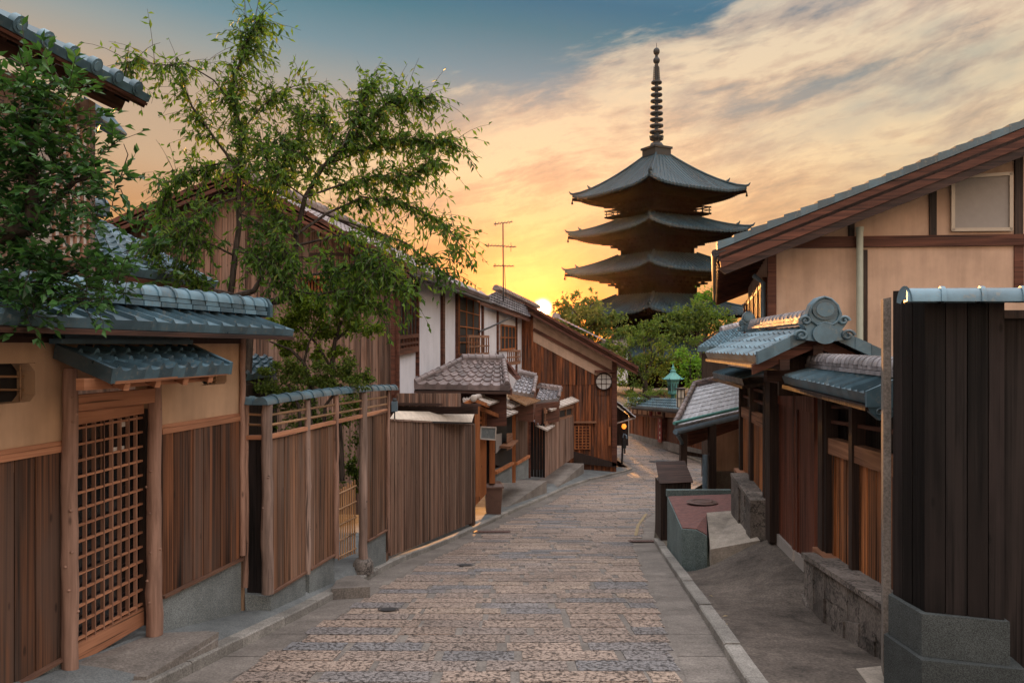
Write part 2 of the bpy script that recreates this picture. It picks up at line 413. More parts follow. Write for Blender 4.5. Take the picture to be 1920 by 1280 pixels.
M['redh'] = wood('red_brown_beam', (.05, .018, .012), (.17, .06, .035), 'h', a=18, c=.8, vary=.3, rough=.6)
M['warm'] = wood('sun_streaked_slats', (.022, .009, .006), (.52, .19, .065), a=30, c=.5, vary=1.1, rough=.5, bs=.6, streak=(.42, .60))  # orange sun glints put into the streaks of the dark grain
M['warmh'] = wood('warm_rail', (.16, .07, .04), (.36, .18, .10), 'h', a=22, c=.8, vary=.3, rough=.6)
M['corner'] = wood('glow_tinted_planks', (.022, .009, .006), (.48, .155, .055), a=9, c=.45, grey=(.05, .03, .024), vary=.6, streak=(.36, .62))  # orange raised for the low sun's glow, put into the wood colour
M['orange'] = wood('orange_door_wood', (.26, .085, .03), (.45, .17, .06), a=14, c=.7, vary=.3)
M['plaster'] = plaster('ochre_plaster', (.46, .30, .19), .17)
M['white'] = plaster('white_plaster', (.64, .63, .66), .08)
M['beige'] = plaster('beige_plaster', (.52, .365, .27), .17)
M['tile'] = tilemat('blue_grey_tile', (.056, .108, .140), rough=.33, spec=.6)
M['tile_l'] = tilemat('pale_blue_tile', (.098, .178, .228))
M['tile_s'] = tilemat('silver_grey_tile', (.235, .225, .24))
M['slate'] = tilemat('pale_slate', (.46, .475, .51), .25)
M['tile_w'] = tilemat('warm_grey_tile', (.185, .145, .14))
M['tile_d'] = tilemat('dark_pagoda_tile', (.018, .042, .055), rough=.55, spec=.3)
M['granite'] = stone('washed_granite', (.085, .098, .10), (.22, .24, .235), 110, bs=.3)
M['teal'] = stone('teal_granite', (.05, .078, .08), (.17, .215, .21), 95, bs=.5)
M['teal_d'] = stone('dark_speckled_granite', (.022, .027, .028), (.072, .084, .085), 150, bs=.5)
M['conc'] = stone('old_concrete', (.125, .112, .10), (.215, .193, .172), 55, bs=.25, blot=.3)
M['conc_l'] = stone('pale_concrete', (.24, .21, .175), (.34, .30, .255), 60, bs=.3, blot=.35)
M['pave'] = stone('pavement_mortar', (.10, .112, .115), (.18, .195, .195), 80, bs=.3, blot=.3)
M['kerb'] = stone('kerb_granite', (.15, .143, .13), (.29, .275, .25), 70, bs=.5, blot=.3, vary=.4)
M['ramp'] = stone('stained_concrete', (.062, .052, .044), (.125, .104, .088), 45, bs=.3, blot=.5)
M['rubble'] = stone('rubble_stone', (.085, .074, .066), (.155, .135, .12), 40, bs=.7, blot=.4, vary=.7)
def cracks(m, sc_):
    t = NT(m.node_tree); b = t.n['Principled BSDF']; l = b.inputs['Base Color'].links[0]; src = l.from_socket
    pos = t.new('ShaderNodeNewGeometry').outputs['Position']; w = t.noise(pos, 5.0, 3, .6, 0, 1)
    e = t.voro(t.vmath('ADD', pos, t.vmath('SCALE', w)), sc_, 'DISTANCE_TO_EDGE'); 
    cs = t.vmath('SCALE', src); t.put(cs.node.inputs[3], t.ramp(e, [(0.0, .25), (.05, 1.0)])); t.put(b.inputs['Base Color'], cs)
cracks(M['rubble'], 1.7)
M['rust'] = plain('rusty_iron', (.10, .055, .045), .7, 0, .3)
M['ground'] = stone('bare_soil', (.07, .06, .045), (.13, .11, .08), 20)
M['copper'] = plain('pale_metal_sheet', (.46, .40, .35), .45, .0, .12)
M['cloth'] = plain('beige_awning_cloth', (.56, .48, .39), .85)
M['verd'] = plain('verdigris_copper', (.085, .27, .25), .6, .0, .25)
M['pipe'] = plain('pale_green_pipe', (.40, .44, .37), .5, 0, .06)
M['bpipe'] = plain('blue_grey_pipe', (.12, .18, .23), .45)
M['metal'] = plain('dark_metal', (.02, .02, .021), .6, .0)
M['shutter'] = plain('grey_shutter', (.29, .265, .245), .6, 0, .06)
M['frame'] = plain('beige_aluminium', (.40, .35, .29), .45, .3, .05)
M['bin'] = plain('brown_plastic', (.13, .07, .05), .4)
M['glass'] = plain('dark_glass', (.012, .013, .015), .08, 0, .05)
M['void'] = plain('dark_interior', (.012, .010, .009), .8)
M['paper'] = plain('paper_screen', (.55, .52, .48), .8)
M['lampglow'] = plain('orange_lantern', (.7, .25, .05), .6, 0, .05, (1.0, .28, .03), 1.6)
M['lampwhite'] = plain('white_lantern_paper', (.75, .66, .52), .7, 0, .05)
M['redpaint'] = plain('red_paint', (.26, .03, .03), .6)
M['whitepaint'] = plain('white_paint', (.7, .66, .6), .6)
M['yellow'] = plain('worn_yellow_paint', (.26, .20, .11), .8, 0, .3)
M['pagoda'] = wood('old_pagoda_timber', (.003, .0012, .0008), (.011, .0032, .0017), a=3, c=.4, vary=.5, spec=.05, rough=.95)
M['bronze'] = plain('dark_bronze', (.014, .016, .016), .55, .0)
M['bark'] = wood('bark', (.022, .017, .014), (.10, .075, .06), a=20, c=5, vary=.2, bs=.8)
M['leaf_dark'] = leafmat('dark_evergreen_leaf', (.016, .05, .02), (.075, .19, .055), .32, .30)
M['leaf_cherry'] = leafmat('cherry_leaf', (.03, .08, .018), (.15, .28, .045), .58, .45, (.25, .22, .045))
M['leaf_maple'] = leafmat('maple_leaf', (.06, .11, .02), (.24, .34, .045), .5, .55)
M['leaf_bright'] = leafmat('bright_leaf', (.055, .14, .02), (.19, .36, .04), .5, .5)
M['leaf_mid'] = leafmat('mid_leaf', (.04, .08, .02), (.165, .235, .05), .5, .55)
M['leaf_far'] = leafmat('distant_leaf', (.05, .085, .028), (.17, .23, .06), .5, .6)
def brickmat():
    m, t = newmat('red_brick'); br = t.new('ShaderNodeTexBrick'); br.inputs['Scale'].default_value = 4.5
    t.put(br.inputs['Vector'], t.pos)
    for i, c in (('Color1', (.22, .085, .07)), ('Color2', (.155, .065, .06)), ('Mortar', (.12, .075, .07))): t.put(br.inputs[i], c)
    br.inputs['Mortar Size'].default_value = .03
    n = t.noise(t.pos, 14, 4, .6)
    cs = t.vmath('SCALE', br.outputs[0]); t.put(cs.node.inputs[3], t.maprange(n, .3, .7, .7, 1.2)); t.put(t.b.inputs['Base Color'], cs)
    t.b.inputs['Roughness'].default_value = .85; bump(t, br.outputs[1], -.4, .01); return m
M['brick'] = brickmat()
def sett():
    m, t = newmat('granite_setts')
    ps = t.new('ShaderNodeMapping'); ps.inputs['Scale'].default_value = (1, 1.0, 1); t.put(ps.inputs[0], t.pos); v = t.voro(ps.outputs[0], 30.0, 'F1'); n = t.noise(ps.outputs[0], 34.0, 3, .6, 1.2); n2 = t.noise(t.pos, .9, 4, .6)
    hue = t.ramp(t.rnd, [(0.0, (.31, .31, .32)), (.2, (.50, .385, .31)), (.5, (.62, .455, .355)), (.75, (.54, .41, .335)), (.9, (.64, .49, .38))], 'CONSTANT')
    hue = t.mix(.62, hue, t.ramp(t.rnd, [(0.0, (.32, .32, .335)), (.4, (.46, .37, .32)), (1.0, (.58, .45, .36))]))
    pit = t.ramp(t.math('SUBTRACT', t.math('MULTIPLY_ADD', n, 1.0, .18), t.math('MULTIPLY', v, .42)), [(.31, .20), (.44, 1.08), (.60, 1.30)])  # chisel pits darkened in the colour too, standing in for relief shade
    k = t.math('MULTIPLY', pit, t.maprange(n2, .3, .7, .40, .66))
    cs = t.vmath('SCALE', hue); t.put(cs.node.inputs[3], k); t.put(t.b.inputs['Base Color'], cs)
    t.b.inputs['Roughness'].default_value = .50; t.b.inputs['Specular IOR Level'].default_value = .5
    bump(t, pit, .9, .012); return m
M['sett'] = sett()
# ---------------------------------------------------------------- ground and road
def kcurve(pix, extra):
    pts = [(ghit(x, y).y, ghit(x, y).x) for x, y in pix] + extra
    return sorted(pts)
LK = kcurve([(420, 1232), (570, 1155), (745, 1057), (890, 995), (975, 955), (1060, 917), (1110, 900), (1186, 881)],
            [(-6, -3.6), (0, -2.9), (3.5, -2.62), (44, 5.5), (50, 3.0), (58, -6), (66, -16)])
RK = kcurve([(1390, 1280), (1320, 1164), (1264, 1077), (1226, 1017)],
            [(-6, 0.4), (0, 1.0), (3, 1.33), (20, 3.6), (28, 6.2), (36, 9.3), (41.5, 9.8), (57, 8.5), (66, 7.6)])
def rowpts(y0, y1, dy):
    n = int((y1-y0)/dy); return [y0+i*(y1-y0)/n for i in range(n+1)]
mb = MB()   # the ground sheet
ys = [-60, -20, -5] + rowpts(0, 60, 2) + [70, 90, 140, 200, 300]
xs_ = [-250, -150, -60, -20, -8, 0, 8, 20, 60, 150, 250]
for y0, y1 in zip(ys, ys[1:]):
    for x0, x1 in zip(xs_, xs_[1:]):
        f = lambda x, y: Vector((x, y, gz(y)-.22))
        mb.face([f(x0, y0), f(x1, y0), f(x1, y1), f(x0, y1)], .5)
mb.build('ground', M['ground'], kind='structure', origin=(0, 0, -2))
mb = MB()   # mortar bed of the road
for y0, y1 in zip(rowpts(-5, 66, .5), rowpts(-5, 66, .5)[1:]):
    L0, L1, R0, R1 = tab(LK, y0), tab(LK, y1), tab(RK, y0), tab(RK, y1)
    for k in range(4):
        a, b = k/4, (k+1)/4
        mb.face([(lerp(L0, R0, a), y0, gz(y0)), (lerp(L0, R0, b), y0, gz(y0)), (lerp(L1, R1, b), y1, gz(y1)), (lerp(L1, R1, a), y1, gz(y1))], .5, True)
mb.build('road', M['conc'], kind='structure', origin=(0, 6, gz(6)))
mb = MB(); eb = MB()   # setts and smooth edging slabs
rowsY = [2.2]
while rowsY[-1] < 63: rowsY.append(rowsY[-1] + (.32 if rowsY[-1] < 40 else .55)*random.uniform(.93, 1.07))
for y0, y1 in zip(rowsY, rowsY[1:]):
    m_ = (y0+y1)/2; xl, xr = tab(LK, m_), tab(RK, m_); g = .011
    wob = .05*math.sin(m_*1.7)
    el, er = (.40+.05*math.sin(m_*.6), .40) if m_ < 40 else (.3, .3)
    er = er*(1 if m_ < 16 else .6)
    x = xl+el-random.uniform(0, .1)
    while x < xr-er-.08:
        w = random.uniform(.55, 1.0); e = min(x+w, xr-er)
        if xr-er-e < .25: e = xr-er
        r = random.random(); dz = random.uniform(.004, .009); tz = random.uniform(-.0015, .0015)
        j = [random.uniform(-.010, .010) for _ in range(6)]
        gx = random.choice((.018, .025, .045))
        A_, B_, C_, D_ = Vector((x+gx+j[0], y0+g+j[1]*.5, gz(y0+g)+dz)), Vector((e-gx+j[2], y0+g+j[3]*.5, gz(y0+g)+dz+tz)), Vector((e-gx+j[2], y1-g+j[4]*.5, gz(y1-g)+dz+tz)), Vector((x+gx+j[0], y1-g+j[5]*.5, gz(y1-g)+dz))
        dn = UP*(-dz-.004); mb.face([A_, B_, C_, D_], r)
        for p_, q_ in ((A_, B_), (B_, C_), (D_, A_)): mb.face([p_+dn, q_+dn, q_, p_], r)
        x = e
rowE = [2.2]
while rowE[-1] < 40: rowE.append(rowE[-1]+random.uniform(.7, 1.1))
for y0, y1 in zip(rowE, rowE[1:]):
    for C, s, wd in ((LK, 1, .36), (RK, -1, .38)):
        n = 3; r = random.random()
        for k in range(n):
            a, b = lerp(y0+.006, y1-.006, k/n), lerp(y0+.006, y1-.006, (k+1)/n)
            ca_, cb_ = tab(C, a), tab(C, b)
            wa = wd if (s > 0 or a < 15) else .2
            eb.face([(ca_, a, gz(a)+.005), (ca_+s*wa, a, gz(a)+.005), (cb_+s*wa, b, gz(b)+.005), (cb_, b, gz(b)+.005)], r)
mb.build('road_setts', M['sett'], kind='structure', origin=(0, 6, gz(6)))
eb.build('road_edging', M['conc'], kind='structure', origin=(0, 6, gz(6)))
def kerb(C, s, y0, y1, w=.13, h=.09):
    mb = MB(); y = y0
    while y < y1:
        e = min(y+random.uniform(.7, 1.0), y1); r = random.random(); jz = random.uniform(-.006, .006); prev = None; n = 3
        for k in range(n):
            a, b = lerp(y+.004, e-.004, k/n), lerp(y+.004, e-.004, (k+1)/n); xa, xb = tab(C, a), tab(C, b)
            za, zb = gz(a)+h+jz, gz(b)+h+jz; c = .012
            A = [(xa, a, gz(a)-.05), (xa, a, za-c), (xa-s*c, a, za), (xa-s*w, a, za), (xa-s*w, a, gz(a)-.05)]
            B = [(xb, b, gz(b)-.05), (xb, b, zb-c), (xb-s*c, b, zb), (xb-s*w, b, zb), (xb-s*w, b, gz(b)-.05)]
            mb.mesh(A+B, [(i, i+1, i+6, i+5) for i in range(4)], r)
            if k == 0: mb.face(A, r)
            if k == n-1: mb.face(B[::-1], r)
        y = e
    return mb
kerb(LK, 1, 2.2, 37.9).build('kerb', M['kerb'], kind='structure')
kerb(RK, -1, 2.2, 15.4).build('kerb', M['kerb'], kind='structure')

# planes of the street fronts
L = Pl((-3.17, 4.93), (-2.613, 7.72))      # garden wall
B = Pl((-2.37, 7.69), (-1.87, 11.5))       # log fence
C = Pl((-1.88, 11.8), (-.784, 18.0))       # slat fence
G = Pl((3.48, 10.6), (3.28, 8.6))          # right gate line
# left pavement: from kerb back to behind the walls
mb = MB(); ysl = rowpts(2.2, 38, .35)
def wallz(y): return tab([(2, -1.58), (5.5, -2.20), (6.4, -2.30), (7.7, -2.57), (11.5, -3.03), (11.8, -3.17), (18, -3.98), (22, -4.50), (26.8, -4.90), (38, -5.75)], y)
def wallx(y): return tab([(2, -3.8), (5, -3.2), (7.7, -2.65), (7.75, -2.42), (11.5, -1.9), (18, -.85), (22, -.3), (27, 1.0), (34, 2.5), (38, 4.5)], y)
for y0, y1 in zip(ysl, ysl[1:]):
    f = []
    for y in (y0, y1):
        k = tab(LK, y)-.125; w = min(wallx(y), k-.05); z = gz(y)+.085
        f.append([(k, y, z), (lerp(k, w, .5), y, lerp(z, wallz(y), .55)), (w, y, wallz(y)), (w-2.5, y, wallz(y)+.002)])
    for i in range(3): mb.face([f[0][i], f[0][i+1], f[1][i+1], f[1][i]], .5, True)
mb.build('pavement', M['pave'], kind='structure')

# ---------------------------------------------------------------- garden wall with lattice door (left foreground)
gw = thing('garden_wall', 'ochre plaster wall with dark plank skirt, lattice door and blue tiled top, at the left edge', 'wall', (L.at(285, 1180).x, L.at(285, 1180).y, -2.6))
zt, = (0.12,)
def Lz(px, z, off=0):            # point of the wall plane at pixel column px, height z
    p = L.at(px, 700, off); return Vector((p.x, p.y, z))
far0 = L.A - L.d*3.0; A0 = far0; A1 = L.at(456, 700); A1.z = 0
def Lseg(mb, a, b, z0, z1, off, th, r=None):
    n = L.n*off
    mb.prism([Vector((a.x, a.y, z0))+n, Vector((b.x, b.y, z0))+n, Vector((b.x, b.y, z1))+n, Vector((a.x, a.y, z1))+n], -L.n*th, r)
dl, dr = Lz(143, 0), Lz(283, 0)
lp = Lz(132, 0)
# plaster with an octagonal window left and a slit window right of the door
mb = MB()
zTrim = -.70
wl0, wl1 = L.at(-150, 715), L.at(66, 715)
for (a, b, z0, z1) in ((A0, Vector((wl0.x, wl0.y, 0)), zTrim-.1, .2), (Vector((wl0.x, wl0.y, 0)), Vector((wl1.x, wl1.y, 0)), zTrim-.1, L.at(30, 755).z), (Vector((wl0.x, wl0.y, 0)), Vector((wl1.x, wl1.y, 0)), L.at(30, 681).z, .2),
                       (Vector((wl1.x, wl1.y, 0)), lp, zTrim-.1, .2), (lp, Lz(283, 0), -.30, .2),
                       (Lz(283, 0), Lz(378, 0), zTrim-.1, .2), (Lz(378, 0), Lz(425, 0), zTrim-.1, L.at(400, 721).z), (Lz(378, 0), Lz(425, 0), L.at(400, 697).z, .2), (Lz(425, 0), A1, zTrim-.1, .2)):
    Lseg(mb, a, b, z0, z1, 0, .14)
# chamfered corners of the openings
for (x0, x1, y0, y1, c, cx_) in ((-150, 66, 681, 755, 16, 12), (378, 425, 697, 721, 7, 5)):
    for (cx0, cy0, sx, sy) in ((x0, y0, 1, 1), (x1, y0, -1, 1), (x1, y1, -1, -1), (x0, y1, 1, -1)):
        mb.prism([L.at(cx0, cy0, -.002), L.at(cx0+sx*cx_, cy0, -.002), L.at(cx0, cy0+sy*c, -.002)], -L.n*.135)
mb.build('plaster', M['plaster'], gw)
for (x0, x1, y0, y1) in ((-150, 66, 681, 755), (378, 425, 697, 721)):
    mb = MB(); mb.prism(pq(L, [(x0-4, y1+4), (x1+4, y1+4), (x1+4, y0-4), (x0-4, y0-4)], -.14), -L.n*.02); w = mb.build('window', M['void'], gw)
    mb = MB()
    for k in (1, 2):
        y = lerp(y0, y1, k/3); mb.tube([L.at(x0, y, -.09), L.at(x1, y, -.09)], .008, 6)
    for x in ((-100, -60, -10, 38) if x0 < 0 else (390, 405)): mb.tube([L.at(x, y0, -.08), L.at(x, y1, -.08)], .008, 6)
    mb.build('bamboo_lattice', M['bamboo'], w)
# plank skirts
def bot(px, pts): return tab(pts, px)
for (px0, px1, n) in ((-560, 122, 9), (303, 452, 8)):
    mb = MB()
    bl = [(-560, 1620), (0, 1292), (122, 1226), (303, 1116), (452, 1044)]
    q = [L.at(px0, tab(bl, px0), .012), L.at(px1, tab(bl, px1), .012)]
    q += [Vector((q[1].x, q[1].y, zTrim-.02)), Vector((q[0].x, q[0].y, zTrim-.02))]
    planks(mb, q, n, .03, .010, .005); mb.build('plank_skirt', M['plank_l'], gw)
    mb = MB(); a, b = q[0].copy(), q[1].copy()
    mb.beam(a+L.n*.01-UP*.012, b+L.n*.01-UP*.012, .05, .022, UP); mb.build('sill_board', M['sill'], gw)
    mb = MB(); mb.prism([a-UP*.026, b-UP*.026, b-UP*.6, a-UP*.75], -L.n*.14)
    o = mb.build('stone_base', M['granite'], gw)
    mb = MB()
    u, v = Vector((q[3].x, q[3].y, zTrim+.025)), Vector((q[2].x, q[2].y, zTrim+.025))
    mb.prism([u-UP*.045+L.n*.012, v-UP*.045+L.n*.012, v-UP*.001+L.n*.012, u-UP*.001+L.n*.012], -L.n*.06)
    mb.prism([u+UP*.001+L.n*.004, v+UP*.001+L.n*.004, v+UP*.03+L.n*.004, u+UP*.03+L.n*.004], -L.n*.05)
    mb.build('trim_board', M['trim'], gw)
def log(mb, base, top, r0, r1, seed=0, knots=6, n=12):
    rs = random.Random(seed); m = 12; pts = []; rad = []
    for i in range(m+1):
        t = i/m; p = lerp(base, top, t)+Vector((rs.uniform(-.006, .006), rs.uniform(-.006, .006), 0)); pts.append(p); rad.append(lerp(r0, r1, t)*rs.uniform(.95, 1.05))
    mb.tube(pts, rad, n)
    for k in range(knots):
        t = rs.uniform(.08, .92); p = lerp(base, top, t); a = rs.uniform(-2.6, .2); R = lerp(r0, r1, t)*.93
        mb.ball(p+Vector((math.cos(a)*R, math.sin(a)*R, 0)), r0*.24, 4, (1, 1, .8))
for (px, yb, yt, r0, r1, sd) in ((131, 1300, 690, .058, .048, 3), (289, 1182, 715, .062, .052, 5)):
    b = L.at(px, yb, .055); mb = MB(); log(mb, b-UP*.03, Vector((b.x, b.y, L.at(px, yt, .055).z)), r0, r1, sd, 8)
    mb.build('door_post', M['log'], gw)
b = L.at(455, 1040, .03); mb = MB(); log(mb, b, Vector((b.x, b.y, .14)), .03, .028, 9, 3); mb.build('corner_post', M['log'], gw)
# door
door = None
mb = MB(); DO = -.03
hbeam(mb, L, (143, 756), (300, 740), .11, .09, .06); hb = mb.build('lintel', M['trim'], gw)
mb = MB(); slab(mb, L, [(143, 797), (270, 775), (270, 757), (143, 772)], DO+.03, .05); mb.build('transom_board', M['trim'], gw)
mb = MB(); d0, d1 = L.at(143, 1246, DO), L.at(273, 1168, DO); dt0, dt1 = L.at(143, 797, DO), L.at(273, 776, DO)
q = [d0, d1, Vector((d1.x, d1.y, dt1.z)), Vector((d0.x, d0.y, dt0.z))]
bar = lambda s, w: mb.prism([bil(q, s-w, 0), bil(q, s+w, 0), bil(q, s+w, 1), bil(q, s-w, 1)], -L.n*.03)
for i in range(9): bar(lerp(.012, .985, i/8), .0068)
door = mb.build('lattice_door', M['trimz'], gw)
mb = MB()
for i in range(14):
    t = lerp(.10, .985, i/13); mb.prism([bil(q, 0, t-.0048)-L.n*.004, bil(q, 1, t-.0048)-L.n*.004, bil(q, 1, t+.0048)-L.n*.004, bil(q, 0, t+.0048)-L.n*.004], -L.n*.022)
mb.build('cross_bar', M['trim'], door)
mb = MB(); mb.prism([bil(q, 0, 0)+L.n*.006, bil(q, 1, 0)+L.n*.006, bil(q, 1, .082)+L.n*.006, bil(q, 0, .082)+L.n*.006], -L.n*.04); mb.build('kick_board', M['trim'], door)
mb = MB(); mb.prism([p-L.n*.05 for p in q], -L.n*.012); mb.build('dark_pane', M['glass'], door)
mb = MB(); slab(mb, L, [(212, 850), (233, 846), (233, 835), (212, 839)], DO-.035, .005); slab(mb, L, [(228, 800), (236, 799), (236, 788), (228, 789)], DO-.035, .005); mb.build('paper_tag', M['paper'], door)
mb = MB(); slab(mb, L, [(273, 1172), (284, 1166), (284, 765), (273, 768)], DO+.02, .06); mb.build('door_jamb', M['dark'], gw)
# canopy roof over the door
cq = [L.at(216, 702, .62), L.at(431, 688, .60), L.at(352, 652, .04), L.at(108, 655, .04)]
cN = norm3(cq); cN = cN if cN.z > 0 else -cN
mb = MB(); tiles(mb, cq, 9, 3, prof_pan, .036, .028, 8, eave=.055); can = mb.build('door_canopy', M['tile'], gw)
mb = MB(); mb.prism([cq[0]-cN*.045+L.d*.02, cq[1]-cN*.045-L.d*.02, cq[2]-cN*.045, cq[3]-cN*.045], -cN*.02); mb.build('soffit', M['trim'], can)
mb = MB(); mb.beam(cq[0]-L.d*.012-UP*.01, cq[3]-L.d*.012-UP*.01, .03, .10, UP); mb.beam(cq[1]+L.d*.012-UP*.01, cq[2]+L.d*.012-UP*.01, .03, .10, UP)
mb.build('verge_tile', M['tile'], can)
mb = MB()
for k, (o_, z_, h_) in enumerate(((.10, .055, .035), (.07, .088, .03))):
    a, b = L.at(104+k*6, 650, o_), L.at(352-k*6, 650, o_); a.z = b.z = cq[3].z+z_
    mb.beam(a, b, .1, h_, UP)
mb.build('capping', M['tile'], can)
mb = MB()
for s_ in (.12, .36, .6, .84):
    a, b = bil(cq, s_, .03)-cN*.095, bil(cq, s_, .98)-cN*.095; mb.beam(a, b, .04, .055, cN)
mb.build('rafter', M['trim'], can)
mb = MB(); a, b = L.at(150, 730, .42), L.at(375, 712, .42); a.z = b.z = cq[0].z-.062; mb.beam(a, b, .06, .075, UP); mb.build('purlin', M['trim'], can)
# roof of the wall
eA, eB = L.A - L.d*2.4 + L.n*.46, L.at(552, 622, .46); rA, rB = L.A - L.d*2.4 + L.n*.06, L.at(486, 600, .05)
eA.z, eB.z = .185, .155; rA.z, rB.z = .30, .285
mb = MB(); tiles(mb, [eA, eB, rB, rA], 25, 1, prof_bar, .03, .004, 0, BARX, eave=.062)
roof = mb.build('tiled_roof', M['tile'], gw)
mb = MB(); mb.prism([eA-UP*.07, eB-UP*.07, rB-UP*.07, rA-UP*.07], (0, 0, -.03)); mb.build('soffit', M['darkh'], roof)
bA, bB = rA-L.n*.45, rB-L.n*.45; bA.z, bB.z = .19, .16
mb = MB(); tiles(mb, [bB, bA, rA, rB], 25, 1, prof_bar, .03, .004, 0, BARX, eave=.06); mb.build('rear_slope', M['tile'], roof)
ra_, rb_ = rA+UP*.10, rB+UP*.10
mb = MB(); ridge(mb, ra_, rb_, .085, 26, 2, .16, .042, 1.14, ringw=.16); mb.lathe
mb.build('ridge_tiles', M['tile_l'], roof)
mb = MB(); mb.prism([rB+L.d*.02+o for o in (L.n*.11, L.n*.11+UP*.12, L.n*.07+UP*.18, UP*.20, -L.n*.07+UP*.18, -L.n*.11+UP*.12, -L.n*.11)], L.d*.05); mb.build('ridge_end', M['tile'], roof)
# wall plate and short studs under the eave
mb = MB(); Lseg(mb, A0, A1, .02, .11, .03, .06); 
for px in (160, 312): p = Lz(px, 0); Lseg(mb, p, p+L.d*.06, -.12, .02, .012, .05)
mb.build('wall_plate', M['darkh'], gw)
# side return closing the wall behind the log fence
mb = MB(); a = A1.copy(); mb.prism([Vector((a.x, a.y, -2.7)), Vector((a.x, a.y, .15)), Vector((a.x-.5, a.y+.1, .15)), Vector((a.x-.5, a.y+.1, -2.7))], L.d*.03); mb.build('end_wall', M['plaster'], gw)
# door step
mb = MB()
st = [ghit(140, 1240, .17), ghit(272, 1186, .2), ghit(408, 1183, .2), ghit(404, 1196, .16), ghit(250, 1278, .12), ghit(140, 1300, .14)]
z1 = [-2.19, -2.30, -2.40, -2.41, -2.30, -2.14]
stp = [L.at(120, 1250, .0), L.at(290, 1186, .0), P(392, 1182, 6.44), P(409, 1198, 6.30), P(262, 1285, 5.32), P(60, 1400, 4.5)]
vs = [p.copy() for p in stp]; mb.prism([p-UP*.4 for p in vs], UP*.4)
tag(mb.build('door_step', M['conc'], None), 'concrete ramp slab at the foot of the lattice door', 'door step')
mb = MB(); a, b = P(262, 1278, 5.36)+UP*.0, P(400, 1192, 6.36); mb.beam(a+UP*.012, b+UP*.012, .09, .05, UP); tag(mb.build('step_edging', M['conc'], None), 'pale stone edging along the ramp slab by the lattice door', 'edging stone')

# ---------------------------------------------------------------- log fence with garden gate
lf = thing('log_fence', 'weathered plank fence on log posts with a curved tile cap and small bamboo gate', 'fence', (B.at(600, 1080).x, B.at(600, 1080).y, -2.9))
Bn = Pl((B.at(500, 900).x, B.at(500, 900).y), (B.at(500, 900).x-1.0, B.at(500, 900).y+.126))   # return, square to the street
posts = [(501, 1112, 757, .056), (577, 1075, 750, .034), (630, 1045, 742, .036), (681, 1050, 735, .058), (727, 1035, 728, .034)]
for i, (px, yb, yt, r) in enumerate(posts):
    b = B.at(px, yb, .02); t_ = Vector((b.x, b.y, B.at(px, yt, .02).z)); mb = MB(); log(mb, b, t_, r, r*.9, 20+i, 5); mb.build('log_post', M['logg' if i in (0, 3) else 'log'] if i != 1 else M['logg'], lf)
b = Bn.at(461, 1100, .0); mb = MB(); log(mb, b, Vector((b.x, b.y, Bn.at(461, 757).z)), .03, .028, 31, 3); mb.build('log_post', M['log'], lf)
mb = MB(); b = B.at(681, 1050, .02); mb.lathe(b-UP*.16, [(0, .19), (.10, .18), (.135, .12), (.14, 0)], 14); mb.build('post_stone', M['rubble'], lf)
TR = [(455, 822), (503, 822), (735, 768)]
def ty(px): return tab(TR[1:], px)
BT = [(503, 1112), (628, 1036), (690, 1012), (735, 985)]
for (a, b, n) in ((508, 573, 5), (580, 627, 4), (688, 724, 4)):
    q = [B.at(a, tab(BT, a), 0), B.at(b, tab(BT, b), 0), B.at(b, ty(b)+4, 0), B.at(a, ty(a)+4, 0)]
    mb = MB(); planks(mb, q, n, .022, .010, .005); mb.build('plank_panel', M['plank_f'], lf)
    mb = MB(); mb.beam(q[0]-UP*.01, q[1]-UP*.01, .06, .022, UP); mb.build('sill_board', M['sill'], lf)
    mb = MB(); mb.prism([q[0]-UP*.022, q[1]-UP*.022, q[1]-UP*.55, q[0]-UP*.55], -B.n*.12); mb.build('stone_base', M['granite'], lf)
q = [Bn.at(463, 1110), Bn.at(495, 1112), Bn.at(495, 824), Bn.at(463, 824)]
mb = MB(); planks(mb, q, 2, .022, .004, .002); mb.build('plank_panel', M['black'], lf)
mb = MB(); mb.prism([q[0]-UP*.02-Bn.d*-.02, B.at(508, 1118), B.at(508, 1200), q[0]-UP*.5], -Bn.n*.2); mb.build('stone_base', M['granite'], lf)
mb = MB(); hbeam(mb, B, (503, 820), (727, 769), .04, .03, .06); hbeam(mb, Bn, (459, 820), (500, 820), .04, .03, .06); mb.build('top_rail', M['trim'], lf)
mb = MB()
for k, (y0, y1) in enumerate(((778, 743), (797, 757))):
    mb.tube([B.at(503, y0, .01), B.at(727, y1, .01)], .014, 8); mb.tube([Bn.at(459, y0-2), Bn.at(500, y0)], .012, 8)
mb.build('bamboo_rail', M['bamboo'], lf)
mb = MB(); a, b = B.at(488, 759, .0), B.at(737, 731, 0); ridge(mb, a, b, .075, 15, 0, ring=1.16, sag=-.03, ringw=.22)
ridge(mb, Bn.at(448, 757), B.at(506, 759, .02), .072, 2, 0, ring=1.14, ringw=.3)
mb.build('cap_tiles', M['tile'], lf)
# little bamboo gate
gate = None; mb = MB()
for i in range(8):
    px = lerp(635, 665, i/7); mb.tube([B.at(px, tab([(633, 1050), (667, 1036)], px), -.05), B.at(px, tab([(633, 917), (667, 900)], px)+random.uniform(-3, 3), -.05)], .011, 6)
gate = mb.build('bamboo_gate', M['bambooz'], lf)
mb = MB()
for k in range(5): mb.tube([B.at(632, lerp(925, 1043, k/4)+2, -.03), B.at(668, lerp(908, 1025, k/4)+2, -.03)], .010, 6)
mb.build('cross_bar', M['bamboo'], gate)
